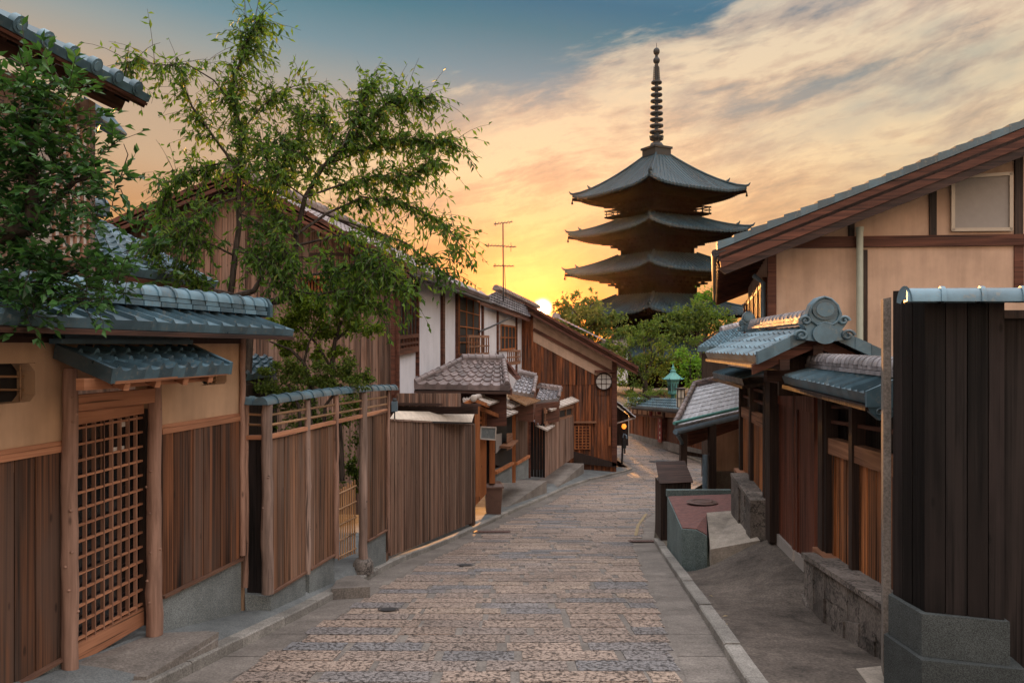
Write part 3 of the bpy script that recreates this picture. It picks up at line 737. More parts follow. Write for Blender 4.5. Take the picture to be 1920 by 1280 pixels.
# stepping stone before the gate
mb = MB(); a = P(628, 1062, 9.2); pts = [P(622, 1072, 9.0), P(694, 1074, 9.15), P(690, 1062, 9.6), P(672, 1056, 10.1), P(634, 1058, 10.0)]
zz = max(p.z for p in pts)
pts = [Vector((p.x, p.y, gz(p.y)+.13)) for p in pts]; mb.prism([p-UP*.25 for p in pts], UP*.25); tag(mb.build('stepping_stone', M['conc'], None), 'flat stone slab before the bamboo garden gate', 'stone slab')

# ---------------------------------------------------------------- split-bamboo fence
sf = thing('slat_fence', 'tall fence of narrow brown bamboo slats with solid end posts, beside the kerb', 'fence', (C.at(800, 1010).x, C.at(800, 1010).y, -3.6))
cb = [(722, 1049), (780, 1022), (895, 978)]; ct = [(722, 787), (895, 796)]
q = [C.at(733, tab(cb, 733)-2), C.at(886, tab(cb, 886)-2), C.at(886, tab(ct, 886)), C.at(733, tab(ct, 733))]
mb = MB(); n = 66
for i in range(n):
    s0, s1 = i/n, (i+.86)/n; o = C.n*random.uniform(-.006, .008); tt = 1+random.uniform(-.006, .006)
    mb.prism([bil(q, s0, 0)+o, bil(q, s1, 0)+o, bil(q, s1, tt)+o, bil(q, s0, tt)+o], -C.n*.02)
mb.build('slats', M['slat'], sf)
mb = MB(); mb.prism([p-C.n*.025 for p in q], -C.n*.02); mb.build('back_board', M['dark'], sf)
for px, w in ((726, .13), (890, .15)):
    mb = MB(); vpost(mb, C, px, tab(ct, px)-1, tab(cb, px)+4, w, .03, .12); mb.build('end_post', M['plank_f'], sf)
mb = MB(); hbeam(mb, C, (722, 786), (888, 795), .03, .02, .05); mb.build('top_board', M['plank_h'], sf)
# ---------------------------------------------------------------- upper house at the far left
U = Pl((-4.55, 8.5), (-4.55-.126*4, 4.5))
uh = thing('upper_house', 'tall brown house with lattice bay and deep tiled eave, behind the dark evergreen tree', 'house', (-4.9, 6.5, -2.6))
mb = MB(); f0 = Vector((-5.05, 4.5, 0)); f1 = Vector((-4.55, 8.5, 0))
mb.prism([(-5.25, 3.0, -2.6), (-4.55, 8.5, -2.6), (-4.55, 8.5, 2.55), (-5.25, 3.0, 2.55)], (-3.0, .38, 0)); mb.build('wall', M['plank_h'], uh)
mb = MB(); mb.beam((-4.53, 8.47, .0), (-4.53, 8.47, 2.6), .13, .13, Vector((0, 1, 0))); mb.build('corner_post', M['logg'], uh)
mb = MB()
lb = Pl((-4.36, 8.35), (-4.36-.126*3, 5.35))
bq = [lb.at(98, 490), lb.at(163, 478), lb.at(163, 240), lb.at(98, 215)]
mb.prism(bq, -lb.n*.22); bay = mb.build('lattice_bay', M['paper'], uh)
mb = MB()
for i in range(6):
    s_ = i/5; mb.prism([bil(bq, s_-.018, 0)+lb.n*.03, bil(bq, s_+.018, 0)+lb.n*.03, bil(bq, s_+.018, 1)+lb.n*.03, bil(bq, s_-.018, 1)+lb.n*.03], -lb.n*.028)
for i in range(13):
    t_ = i/12; w_ = .012 if 0 < i < 12 else .02
    mb.prism([bil(bq, 0, t_-w_/2)+lb.n*.028, bil(bq, 1, t_-w_/2)+lb.n*.028, bil(bq, 1, t_+w_/2)+lb.n*.028, bil(bq, 0, t_+w_/2)+lb.n*.028], -lb.n*.026)
mb.build('bars', M['trimz'], bay)
e1 = P(283, 182, 8.9); ed = Vector((.1265, .992, 0)); e0 = e1 - ed*6.2
up_ = Vector((-.992, .1265, .50)).normalized()
mb = MB(); tiles(mb, [e0, e1, e1+up_*2.2, e0+up_*2.2], 18, 7, prof_round, .06, .014, 6, eave=.07); ro = mb.build('roof', M['tile'], uh)
for i in range(6, 18):
    mb = MB(); p = lerp(e0, e1, (i+.22)/18); mb.tube([p+UP*.02-up_*.02, p+UP*.02+up_*.05], .078, 12); mb.tube([p+UP*.02-up_*.03, p+UP*.02-up_*.01], .05, 10); mb.build('eave_end_tile', M['tile_l'], ro)
mb = MB(); nn = up_.cross(ed).normalized(); nn = nn if nn.z > 0 else -nn
mb.prism([e0-nn*.08, e1-nn*.08, e1-nn*.08+up_*2.2, e0-nn*.08+up_*2.2], -nn*.03)
mb.beam(e0-nn*.10+up_*.05, e1-nn*.10+up_*.05, .06, .09, nn); mb.build('soffit', M['redh'], ro)
mb = MB()
mb.beam(e0-nn*.22+up_*.28, e1-nn*.22+up_*.28-ed*.05, .12, .17, nn); mb.build('purlin', M['redh'], ro)
mb = MB()
for i in range(16):
    p = lerp(e0, e1, (i+.4)/16)-nn*.14; mb.beam(p+up_*.06, p+up_*1.1, .05, .06, nn)
mb.build('rafter', M['dark'], ro)
mb = MB(); a = P(157, 180, 8.9); mb.prism([a, P(193, 224, 8.9), P(193, 228, 8.9), P(157, 226, 8.9)], (-.02, .6, 0)); mb.build('side_visor', M['tile'], uh)

# lower tiled roof beyond it
lh = thing('garden_house', 'low house whose pale blue tiled roof slopes down behind the garden wall', 'house', (-5.0, 9.8, -2.8))
q0, q1 = Vector((-4.39, 8.65, .87)), P(408, 531, 11.0); k1 = P(188, 413, 11.0); k0 = k1-ed*2.35
mb = MB(); tiles(mb, [q0, q1, k1, k0], 10, 9, prof_pan, .035, .03, 8, eave=.08); ro = mb.build('roof', M['tile_l'], lh)
mb = MB(); ridge(mb, k0+UP*.16, k1+UP*.16, .13, 8, 2, .3, .06); mb.build('ridge_tiles', M['tile'], ro)
mb = MB(); mb.prism([q0-UP*.1, q1-UP*.1, k1-UP*.1, k0-UP*.1], (0, 0, -.05)); mb.build('soffit', M['redh'], ro)
mb = MB(); mb.prism([q0+Vector((-.5, 0, -.15)), q1+Vector((-.5, -.2, -.15)), q1+Vector((-.5, -.2, -3.6)), q0+Vector((-.5, 0, -3.6))], (-2.5, .3, 0)); mb.build('wall', M['plank_h'], lh)
# garden shed roof seen between wall and shrubs
gsd = thing('garden_shed', 'little tiled shed roof peeping out between the ochre wall and the garden shrubs', 'shed', (P(480, 690, 10.2).x-.3, 10.6, -2.9))
a, b = P(462, 707, 10.0), P(520, 697, 10.9); c, d = P(508, 668, 12.0), P(440, 664, 11.2)
mb = MB(); tiles(mb, [a, b, c, d], 4, 4, prof_pan, .04, .04, 8); mb.build('roof', M['tile'], gsd)
mb = MB(); mb.prism([a-UP*.1, b-UP*.1, c-UP*.1, d-UP*.1], (0, 0, -1.9)); mb.build('wall', M['dark'], gsd)

# ---------------------------------------------------------------- white plastered row house
H = Pl((-2.48, 17.0), (-2.48+.127*18, 35.0))
GH = Pl((-2.48, 17.0), (-3.48, 17.0+.02))       # its planked gable wall, facing the camera
rh = thing('row_house', 'two storey row house with white plaster front, balconies and tall plank gable', 'house', (-3.6, 19, -4.2))
apx = GH.at(450, 338); rcor = GH.at(741, 488); lcor = GH.at(214, 436)
# gable wall in planks
def roofz(X): 
    return lerp(apx.z, rcor.z, (X-apx.x)/(rcor.x-apx.x)) if X > apx.x else lerp(apx.z, lcor.z, (apx.x-X)/(apx.x-lcor.x))
mb = MB(); xl_, xr_ = GH.at(120, 500).x, GH.at(742, 500).x; n = 58; Y0 = 17.0
for i in range(n):
    xa, xb = lerp(xl_, xr_, i/n), lerp(xl_, xr_, (i+1)/n)-.008; yy = Y0+random.uniform(-.01, .01)
    mb.prism([(xa, yy, -3.6), (xb, yy, -3.6), (xb, yy, roofz(xb)-.12), (xa, yy, roofz(xa)-.12)], (0, .03, 0))
mb.build('gable_planks', M['plank_h'], rh)
mb = MB(); mb.prism([(xl_, Y0+.05, -3.6), (xr_, Y0+.05, -3.6), (xr_, Y0+.05, rcor.z-.2), (apx.x, Y0+.05, apx.z-.2), (xl_, Y0+.05, roofz(xl_)-.2)], (0, .05, 0)); mb.build('gable_wall', M['dark'], rh)
mb = MB(); mb.beam((xr_, Y0-.02, -3.6), (xr_, Y0-.02, rcor.z-.05), .16, .14, Vector((0, 1, 0))); mb.build('corner_post', M['redh'], rh)
mb = MB()
for (x0, x1, y0, y1) in ((270, 735, 474, 480),):
    mb.prism([GH.at(x0, y1, .04), GH.at(x1, y1, .04), GH.at(x1, y0, .04), GH.at(x0, y0, .04)], (0, .05, 0))
mb.build('tie_board', M['darkh'], rh)
mb = MB(); mb.prism([GH.at(566, 560, .06), GH.at(610, 560, .06), GH.at(610, 522, .06), GH.at(566, 522, .06)], (0, .04, 0)); gwn = mb.build('gable_window', M['void'], rh)
mb = MB()
for i in range(8): px = lerp(567, 609, i/7); mb.prism([GH.at(px-1.6, 560, .09), GH.at(px+1.6, 560, .09), GH.at(px+1.6, 523, .09), GH.at(px-1.6, 523, .09)], (0, .03, 0))
mb.prism([GH.at(560, 522, .3), GH.at(612, 522, .3), GH.at(612, 517, .3), GH.at(560, 517, .3)], (0, .3, 0))
mb.build('bars', M['orange'], gwn)
# roof: two slopes running back along the street
fy = Y0-.55; hd = Vector((.127, 1, 0)).normalized()
def front(p): return Vector((p.x, fy, p.z))
ap = front(apx); re = front(rcor + (rcor-apx).normalized()*.42); le = front(lcor+(lcor-apx)*.8)
Lh = 17.5
mb = MB(); tiles(mb, [re, re+hd*10.8, ap+hd*10.8, ap], 36, 9, prof_pan, .035, .03, 4, eave=.09); ro = mb.build('roof', M['tile_w'], rh)
mb = MB(); tiles(mb, [le+hd*10.8, le, ap, ap+hd*10.8], 34, 12, prof_pan, .035, .03, 4, eave=.09); mb.build('rear_slope', M['tile_w'], ro)
mb = MB(); ridge(mb, ap+UP*.15, ap+hd*10.8+UP*.15, .12, 26, 2, .28, .06); mb.build('ridge_tiles', M['tile_w'], ro)
mb = MB()
for a, b in ((ap, re), (ap, le)):
    d = (b-a); mb.prism([a-UP*.08, b-UP*.08, b-UP*.24, a-UP*.24], (0, .05, 0))
    k = 14
    for i in range(k): mb.beam(lerp(a, b, i/k)+Vector((0, .02, .02)), lerp(a, b, (i+1)/k)+Vector((0, .02, -.005)), .12, .09, UP)
mb.build('barge_board', M['redh'], ro)
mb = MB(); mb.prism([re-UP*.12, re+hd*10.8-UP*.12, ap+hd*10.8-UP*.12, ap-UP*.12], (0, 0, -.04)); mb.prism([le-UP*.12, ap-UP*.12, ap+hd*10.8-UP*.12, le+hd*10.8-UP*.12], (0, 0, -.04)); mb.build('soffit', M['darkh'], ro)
mb = MB()
for i in range(20):
    p = lerp(re, re+hd*10.8, (i+.5)/20)-UP*.17; mb.beam(p, p+(ap-re).normalized()*1.2, .06, .07, UP)
mb.build('rafter', M['redh'], ro)
mb = MB(); mb.tube([re+UP*-.16+Vector((.05, .1, 0)), re+hd*10.7-UP*.2+Vector((.05, 0, 0))], .045, 8); mb.build('gutter', M['metal'], rh)
# street front: white panels, posts, windows
def HF(name, mat, quad, off=0, th=.06): mb = MB(); slab(mb, H, quad, off, th); return mb.build(name, mat, rh)
HF('plaster', M['white'], [(743, 760), (904, 715), (904, 552), (743, 490)], -.06, .1)
HF('plaster', M['white'], [(902, 700), (975, 690), (975, 600), (902, 545)], -.28, .1)
for px, w, yt, yb in ((786, .07, 500, 705), (833, .26, 510, 712), (859, .07, 530, 700), (741, .12, 470, 740)): mb = MB(); vpost(mb, H, px, yt, yb, w, .02, .08); mb.build('post', M['redh'], rh)
mb = MB(); hbeam(mb, H, (743, 497), (906, 565), .16, .0, .06); hbeam(mb, H, (745, 660), (786, 655), .06, .02, .08); mb.build('lintel_beam', M['redh'], rh)
def lattice_window(pl, x0, x1, yt, yb, yt1, yb1, nv, nh, off, parent, mat, fw=.05):
    mb = MB(); slab(mb, pl, [(x0, yb), (x1, yb1), (x1, yt1), (x0, yt)], off-.04, .03); w = mb.build('window', M['void'], parent)
    q = pq(pl, [(x0, yb), (x1, yb1), (x1, yt1), (x0, yt)], off); Lw = (q[1]-q[0]).length; Hh = (q[3]-q[0]).length
    mb = MB()
    for i in range(nv+1):
        s_ = i/nv; h_ = (fw if i in (0, nv) else fw*.45)/Lw/2
        mb.prism([bil(q, s_-h_, 0), bil(q, s_+h_, 0), bil(q, s_+h_, 1), bil(q, s_-h_, 1)], -pl.n*.035)
    for i in range(nh+1):
        t_ = i/nh; h_ = (fw if i in (0, nh) else fw*.45)/Hh/2
        mb.prism([bil(q, 0, t_-h_)-pl.n*.003, bil(q, 1, t_-h_)-pl.n*.003, bil(q, 1, t_+h_)-pl.n*.003, bil(q, 0, t_+h_)-pl.n*.003], -pl.n*.03)
    mb.build('lattice', mat, w); return w
def balcony(pl, x0, x1, yt, yb, yt1, yb1, nv, off, parent, mat):
    q = pq(pl, [(x0, yb), (x1, yb1), (x1, yt1), (x0, yt)], off); mb = MB(); Lw = (q[1]-q[0]).length
    for i in range(nv+1):
        s_ = i/nv; h_ = .022/Lw; mb.prism([bil(q, s_-h_, 0), bil(q, s_+h_, 0), bil(q, s_+h_, 1), bil(q, s_-h_, 1)], -pl.n*.04)
    for t_, h_ in ((0, .05), (.45, .025), (.97, .04)):
        z = UP*h_; mb.prism([bil(q, -.02, t_)-z, bil(q, 1.02, t_)-z, bil(q, 1.02, t_)+z, bil(q, -.02, t_)+z], -pl.n*.06)
    b = mb.build('balcony', mat, parent)
    mb = MB(); A, B_ = bil(q, 0, 0), bil(q, 1, 0); mb.prism([A-UP*.05, B_-UP*.05, B_-pl.n*off-UP*.05, A-pl.n*off-UP*.05], (0, 0, -.04))
    for t_ in (.05, .97): z = UP*.025; mb.prism([bil(q, 0, t_)-z, bil(q, 0, t_)+z, bil(q, 0, t_)+z-pl.n*off, bil(q, 0, t_)-z-pl.n*off], pl.d*.04)
    mb.build('floor_board', mat, b); return b
lattice_window(H, 744, 784, 508, 658, 528, 652, 6, 1, -.0, rh, M['redh'])
balcony(H, 745, 785, 632, 659, 628, 652, 7, .05, rh, M['redh'])
lattice_window(H, 862, 900, 551, 672, 566, 667, 3, 4, .03, rh, M['orange'], .07)
balcony(H, 880, 917, 629, 666, 630, 663, 8, .35, rh, M['warmh'])
mb = MB(); vpost(mb, H, 921, 575, 700, .16, -.15, .1); mb.build('corner_post', M['redh'], rh)
# tiled porch roof in front of the row house
pe0, pe1 = P(776, 722, 18.8), P(957, 725, 19.3); pr0, pr1 = P(866, 676, 21.2), P(944, 677, 21.6)
mb = MB(); tiles(mb, [pe0, pe1, pr1, pr0], 9, 6, prof_pan, .045, .04, 8, eave=.1); po = mb.build('porch_roof', M['tile_w'], rh)
mb = MB(); ridge(mb, pr0+UP*.08, pr1+UP*.08, .10, 6, 2, .22, .05); 
ridge(mb, pe0+UP*.09, pr0+UP*.05, .06, 8, 1, .16, .05); ridge(mb, pe1+UP*.09-Vector((.08, 0, 0)), pr1+UP*.05, .06, 8, 1, .14, .05); mb.build('ridge_tiles', M['tile_w'], po)
mb = MB(); mb.prism([pr1+Vector((.02, .05, .12)), P(978, 708, 20.8), P(972, 712, 20.8), pr1+Vector((.02, 0, -.12))], (-.06, .04, 0)); mb.prism([pe1-UP*.06, pe1-UP*.2, pr1-UP*.2, pr1-UP*.06], (.04, 0, 0)); mb.build('barge_board', M['redh'], po)
mb = MB(); mb.prism([pe0-UP*.13, pe1-UP*.13, pr1-UP*.13, pr0-UP*.13], (0, 0, -.05)); mb.build('soffit', M['darkh'], po)
mb = MB(); a, b = P(790, 730, 19.3), P(950, 730, 19.7); mb.prism([a, b, b-UP*.9, a-UP*.9], (0, .1, 0)); mb.build('porch_wall', M['redh'], po)

# ---------------------------------------------------------------- second row house with its own roof and balcony
th_ = thing('town_house', 'narrow row house with tiled roof and small wooden balcony, just left of the sun', 'house', (P(950, 700, 31).x, 31, -5.2))
H2 = Pl((P(903, 600, 28.2).x, 28.2), (P(978, 600, 35.5).x, 35.5))
mb = MB(); slab(mb, H2, [(905, 720), (978, 730), (978, 585), (905, 555)], -.05, .1); mb.build('plaster', M['white'], th_)
mb = MB(); a, b = P(900, 560, 27.4), P(992, 594, 35.0); d = P(930, 546, 30.2)
c = P(1008, 581, 38.5); tiles(mb, [a, b, c, d], 20, 5, prof_pan, .05, .05, 5, eave=.12); ro = mb.build('roof', M['tile_s'], th_)
mb = MB(); mb.prism([a-UP*.15, b-UP*.15, c-UP*.15, d-UP*.15], (0, 0, -.06)); mb.build('soffit', M['redh'], ro)
mb = MB(); ridge(mb, d+UP*.12, c+UP*.12, .13, 14, 1, .3, .06); mb.build('ridge_tiles', M['tile_w'], ro)
lattice_window(H2, 940, 967, 609, 656, 613, 653, 4, 2, .02, th_, M['orange'], .08)
balcony(H2, 953, 976, 657, 681, 657, 678, 7, .45, th_, M['warmh'])
for px in (907, 935, 970): mb = MB(); vpost(mb, H2, px, 570, 710, .14, .02, .1); mb.build('post', M['redh'], th_)
mb = MB(); mb.tube([P(898, 622, 27.3), P(922, 612, 28.6), P(965, 592, 33)], .035, 8); mb.build('gutter_pipe', M['metal'], th_)
mb = MB(); mb.prism([H2.at(905, 720, -.15), H2.at(978, 730, -.15), H2.at(978, 585, -.15), H2.at(905, 555, -.15)], (-3.5, .4, 0)); mb.build('house_body', M['plank_h'], th_)

# ---------------------------------------------------------------- entrance court behind the slat fence
en = thing('entrance_porch', 'cedar entrance porch with pale metal sheet roofs and orange door, past the slat fence', 'porch', (P(930, 900, 20.5).x, 20.5, -4.4))
mb = MB(); q = [P(746, 762, 13.6), P(864, 762, 15.2), P(864, 737, 15.2), P(746, 737, 13.6)]; planks(mb, q, 24, .03, .006, .004); mb.build('parapet', M['plank_h'], en)
mb = MB(); mb.prism([P(730, 776, 13.5), P(896, 776, 16.2), P(896, 757, 16.2), P(730, 757, 13.5)], (0, .1, 0)); mb.beam(P(728, 757, 13.3), P(898, 759, 16.0), .1, .05); mb.build('beam', M['darkh'], en)
mb = MB(); mb.prism([P(729, 787, 12.6), P(884, 792, 16.4), P(890, 773, 17.0), P(741, 770, 13.2)], (0, 0, -.02)); aw = mb.build('awning', M['cloth'], en)
mb = MB(); mb.beam(P(729, 789, 12.55), P(886, 793, 16.4), .03, .035); mb.build('front_bar', M['metal'], aw)
mb = MB(); Y1 = 19.6; mb.prism([P(880, 960, Y1), P(912, 925, Y1), P(912, 760, Y1), P(880, 760, Y1)], (0, .06, 0)); mb.build('door_panel', M['orange'], en)
mb = MB(); mb.prism([P(911, 905, 20.3), P(919, 905, 20.3), P(919, 800, 20.3), P(911, 800, 20.3)], (0, .1, 0)); mb.prism([P(928, 870, 21), P(963, 885, 23.4), P(963, 778, 23.4), P(928, 778, 21)], (-.6, .3, 0)); mb.build('dark_opening', M['void'], en)
for (px, Y, yt, yb, w) in ((923, 20.2, 770, 905, .14), (963.5, 22.8, 770, 904, .10), (895, 18.6, 757, 930, .12), (906, 19.5, 765, 800, .08), (928, 20.3, 765, 800, .08)):
    mb = MB(); a, b = P(px, yb, Y), P(px, yt, Y); mb.beam(a, b, w, w, Vector((0, 1, 0))); mb.build('post', M['orange'], en)
mb = MB(); mb.beam(P(900, 783, 19.4), P(936, 792, 20.6), .08, .07); mb.beam(P(900, 792, 19.4), P(936, 795, 20.6), .08, .06); mb.beam(P(893, 762, 18.8), P(946, 785, 20.0), .08, .09); mb.build('rafters', M['orange'], en)
mb = MB(); mb.prism([P(929, 905, 20.6), P(960, 905, 22.6), P(960, 868, 22.6), P(929, 885, 20.6)], (-.3, .1, 0)); mb.build('stone_base', M['granite'], en)
mb = MB(); mb.beam(P(928, 886, 20.5), P(961, 868, 22.6), .1, .07); mb.build('sill', M['orange'], en)
mb = MB(); mb.prism([P(950, 845, 21.6), P(961, 840, 22.4), P(961, 812, 22.4), P(950, 812, 21.6)], (0, .06, 0)); mb.beam(P(947, 838, 21.2), P(962, 826, 22.4), .3, .05); mb.build('shelf', M['warmh'], en)
mb = MB(); mb.prism([P(930, 850, 20.9), P(941, 838, 21.6), P(941, 812, 21.6), P(930, 814, 20.9)], (-.02, .03, 0)); mb.build('window_pane', M['shutter'], en)
def sheet(pts, mat, th=.05, name='metal_roof', parent=en, seams=4):
    mb = MB(); N = norm3(pts); N = N if N.z > 0 else -N
    mb.prism(pts, -N*th)
    for i in range(seams): s_ = (i+.5)/seams; mb.beam(bil(pts, s_, 0)+N*.012, bil(pts, s_, 1)+N*.012, .025, .02, N)
    return mb.build(name, mat, parent)
sheet([P(919, 757, 18.7), P(948, 746, 20.3), P(918, 737, 20.6), P(894, 746, 18.9)], M['copper'])
sheet([P(868, 750, 18.4), P(888, 748, 18.8), P(890, 741, 20), P(866, 742, 20)], M['copper'])
mb = MB(); mb.tube([P(888, 745, 18.5), P(919, 737, 20.6)], .06, 10); mb.ball(P(888, 746.5, 18.45), .085, 8, (1, .4, 1)); mb.build('ridge_cap', M['copper'], en)
mb = MB(); mb.beam(P(870, 757, 18.5), P(889, 750, 18.6), .06, .08); mb.beam(P(889, 750, 18.6), P(917, 761, 18.8), .06, .08); mb.build('barge_board', M['orange'], en)
sheet([P(943, 782, 19.7), P(972, 771, 21.8), P(931, 757, 22.2), P(896, 765, 19.9)], M['copper'])
sheet([P(960, 763, 21.5), P(976, 757, 22.8), P(950, 748, 23.0), P(934, 752, 21.7)], M['copper'])
q = [P(987, 758, 21.8), P(1014, 750, 24.0), P(953, 732, 24.6), P(953, 741, 22.0)]
sheet(q, M['bamboo'], .05, 'reed_roof', en, 9)
mb = MB(); q = [P(968, 866, 23.2), P(990, 853, 25.3), P(990, 776, 25.3), P(968, 782, 23.2)]; n = 14
for i in range(n): s0, s1 = i/n, (i+.6)/n; mb.prism([bil(q, s0, 0), bil(q, s1, 0), bil(q, s1, .86), bil(q, s0, .86)], (0, .03, 0))
mb.prism([bil(q, 0, .86), bil(q, 1, .86), q[2], q[3]], (0, .03, 0)); mb.build('slat_screen', M['slat'], en)
mb = MB(); mb.prism([p+Vector((-.03, .06, 0)) for p in q], (-.6, .3, 0)); mb.build('screen_back', M['plank_h'], en)
mb = MB(); mb.beam(P(967, 869, 23.1), P(991, 855, 25.3), .1, .08); mb.build('sill', M['orange'], en)
mb = MB(); mb.prism([P(967, 900, 23.1), P(991, 895, 25.3), P(991, 858, 25.3), P(967, 872, 23.1)], (-.3, .2, 0)); mb.build('stone_base', M['granite'], en)
mb = MB(); mb.prism([P(991, 896, 25.4), P(995, 896, 25.4), P(995, 758, 25.4), P(991, 758, 25.4)], (0, .1, 0)); mb.build('post', M['redh'], en)
# two small tiled roofs behind
for (a, b, c, d, nm) in (([958, 735, 23.2], [1000, 741, 24.0], [1005, 711, 26], [972, 703, 26], 5), ([1003, 752, 26.5], [1048, 748, 28.5], [1050, 733, 30], [1012, 728, 29], 6)):
    q = [P(*a), P(*b), P(*c), P(*d)]; mb = MB(); tiles(mb, q, nm, 5, prof_pan, .05, .045, 8, eave=.1); ro = mb.build('small_roof', M['tile_s'], en)
    mb = MB(); ridge(mb, q[3]+UP*.1, q[2]+UP*.1, .1, 5, 2, .22, .05); ridge(mb, q[1]+UP*.09, q[2]+UP*.08, .06, 6, 0); mb.build('ridge_tiles', M['tile_w'], ro)
    mb = MB(); mb.prism([p-UP*.1 for p in q], (0, 0, -.7)); mb.build('porch_wall', M['redh'], ro)
# name board hanging on the porch
mb = MB(); q = [P(901, 822, 19.2), P(929, 824, 19.5), P(930, 801, 19.5), P(902, 800, 19.2)]; mb.prism(q, (0, .03, 0)); bd = tag(mb.build('notice_board', M['granite']), 'small grey notice board with pale edge, hanging on the porch posts by the bin', 'notice board')
mb = MB()
for i in range(4): mb.beam(q[i]-Vector((0, .01, 0)), q[(i+1) % 4]-Vector((0, .01, 0)), .03, .03)
mb.build('rim', M['copper'], bd)
# plank fence with pale roof strip
pf = thing('plank_fence', 'dark plank fence with pale metal coping and vent panels, in front of the gable house', 'fence', (P(1040, 880, 29).x, 29, -4.9))
K = Pl((P(1022, 800, 27).x, 27), (P(1076, 800, 34).x, 34))
q = [K.at(1022, 895), K.at(1076, 857), K.at(1076, 779), K.at(1022, 795)]
mb = MB(); planks(mb, q, 22, .03, .012, .01); mb.build('planks', M['plank_h'], pf)
mb = MB(); q2 = [P(995, 893, 27.0), q[0], q[3], P(995, 785, 27)]; planks(mb, q2, 5, .03, .01, .004); mb.build('end_planks', M['black'], pf)
mb = MB(); q3 = [K.at(1022, 795), K.at(1075, 779), K.at(1075, 760), K.at(1022, 770)]; mb.prism([p-K.n*.06 for p in q3], -K.n*.03); vb = mb.build('vent_band', M['void'], pf)
mb = MB()
for px in (1023, 1036, 1049, 1062, 1074): vpost(mb, K, px, 764, tab([(1022, 797), (1075, 780)], px), .10, .0, .06)
hbeam(mb, K, (1022, 793), (1075, 778), .10, 0, .05); hbeam(mb, K, (1022, 772), (1075, 762), .12, 0, .05); mb.build('vent_frame', M['warmh'], vb)
sheet([P(1034, 768, 27.2), P(1086, 750, 34.2), P(1072, 743, 35), P(1020, 762, 28)], M['copper'], .06, 'coping', pf, 8)
sheet([P(1027, 806, 26.6), P(1041, 797, 28.3), P(1022, 789, 28.5), P(1005, 796, 26.8)], M['copper'], .05, 'gate_roof', pf, 3)
mb = MB(); q = [P(1008, 797, 26.6), P(1022, 790, 28.4), P(1012, 783, 28.8), P(998, 789, 27)]; tiles(mb, q, 4, 3, prof_pan, .04, .04, 6); mb.build('gate_tiles', M['tile_s'], pf)
# stepped platforms along the kerb
for (pxa, pya, Ya, pxb, pyb, Yb, nm, wi) in ((943, 958, 22, 1025, 899, 26.8, 'lower grey stone terrace with a sharp corner, beside the brown bin', 1.3), (1025, 931, 27, 1095, 868, 34.6, 'upper grey stone terrace along the plank fence', 1.0)):
    a, b = P(pxa, pya, Ya), P(pxb, pyb, Yb); z = (a.z+b.z)/2; a.z = b.z = z; n_ = Vector((-(b-a).y, (b-a).x, 0)).normalized()*wi
    mb = MB(); mb.prism([a-UP*1.0, b-UP*1.0, b, a], n_); tag(mb.build('stone_terrace', M['conc']), nm, 'terrace')
# bin
bn = thing('litter_bin', 'brown plastic litter bin with a lid, beside the entrance porch', 'litter bin', P(925, 961, 20.4))
c = P(925, 961, 20.4); mb = MB()
prof = [(.25, 0), (.30, .62), (.30, .66)]
def frustum(mb, c, w0, d0, w1, d1, z0, z1, ang=.1):
    ex = Vector((math.cos(ang), math.sin(ang), 0)); ey = Vector((-math.sin(ang), math.cos(ang), 0))
    lo = [c+ex*sx*w0/2+ey*sy*d0/2+UP*z0 for sx, sy in ((-1, -1), (1, -1), (1, 1), (-1, 1))]; hi = [c+ex*sx*w1/2+ey*sy*d1/2+UP*z1 for sx, sy in ((-1, -1), (1, -1), (1, 1), (-1, 1))]
    mb.mesh(lo+hi, [(0, 1, 2, 3), (7, 6, 5, 4)]+[(i, (i+1) % 4, 4+(i+1) % 4, 4+i) for i in range(4)])
frustum(mb, c, .36, .34, .43, .40, 0, .66); mb.build('body', M['bin'], bn)
mb = MB(); frustum(mb, c, .50, .47, .50, .47, .66, .70); frustum(mb, c, .49, .46, .40, .36, .70, .78); ld = mb.build('lid', M['bin'], bn)
mb = MB(); mb.tube([c+Vector((-.25, -.2, .69)), c+Vector((-.3, -.22, .7)), c+Vector((-.3, .1, .7))], .015, 6); mb.build('handle', M['bin'], ld)

# ---------------------------------------------------------------- gable house at the corner
ch = thing('corner_house', 'orange brown plank house with sloping gable roof and round paper window at the bend', 'house', (3.0, 37, -5.9))
YC = 36.0
def cz(px): return P(px, tab([(940, 556), (1010, 588), (1152, 668), (1200, 694)], px), YC).z
mb = MB(); x0, x1 = P(955, 700, YC).x, P(1156, 700, YC).x; n = 34
for i in range(n):
    xa, xb = lerp(x0, x1, i/n), lerp(x0, x1, (i+1)/n)-.015; pa = (xa/YC*F+CX); yy = YC+random.uniform(-.012, .012)
    zt_ = cz(pa+2)-.05
    mid = P(1000, 721, YC).z+random.uniform(-.01, .01) if pa < 1115 else P(1000, 741, YC).z
    if pa > 1140: mid = None
    if mid is None: mb.prism([(xa, yy, -6.4), (xb, yy, -6.4), (xb, yy, zt_), (xa, yy, zt_)], (0, .05, 0))
    else:
        mb.prism([(xa, yy, -6.4), (xb, yy, -6.4), (xb, yy, mid), (xa, yy, mid)], (0, .05, 0))
        mb.prism([(xa, yy-.03, mid), (xb, yy-.03, mid), (xb, yy-.03, zt_), (xa, yy-.03, zt_)], (0, .05, 0))
mb.build('plank_wall', M['corner'], ch)
mb = MB(); mb.prism([(x0, YC+.06, -6.4), (x1, YC+.06, -6.4), (x1, YC+.06, cz(1156)-.1), (x0, YC+.06, cz(955)-.1)], (.5, 8, 0)); mb.build('body', M['corner'], ch)
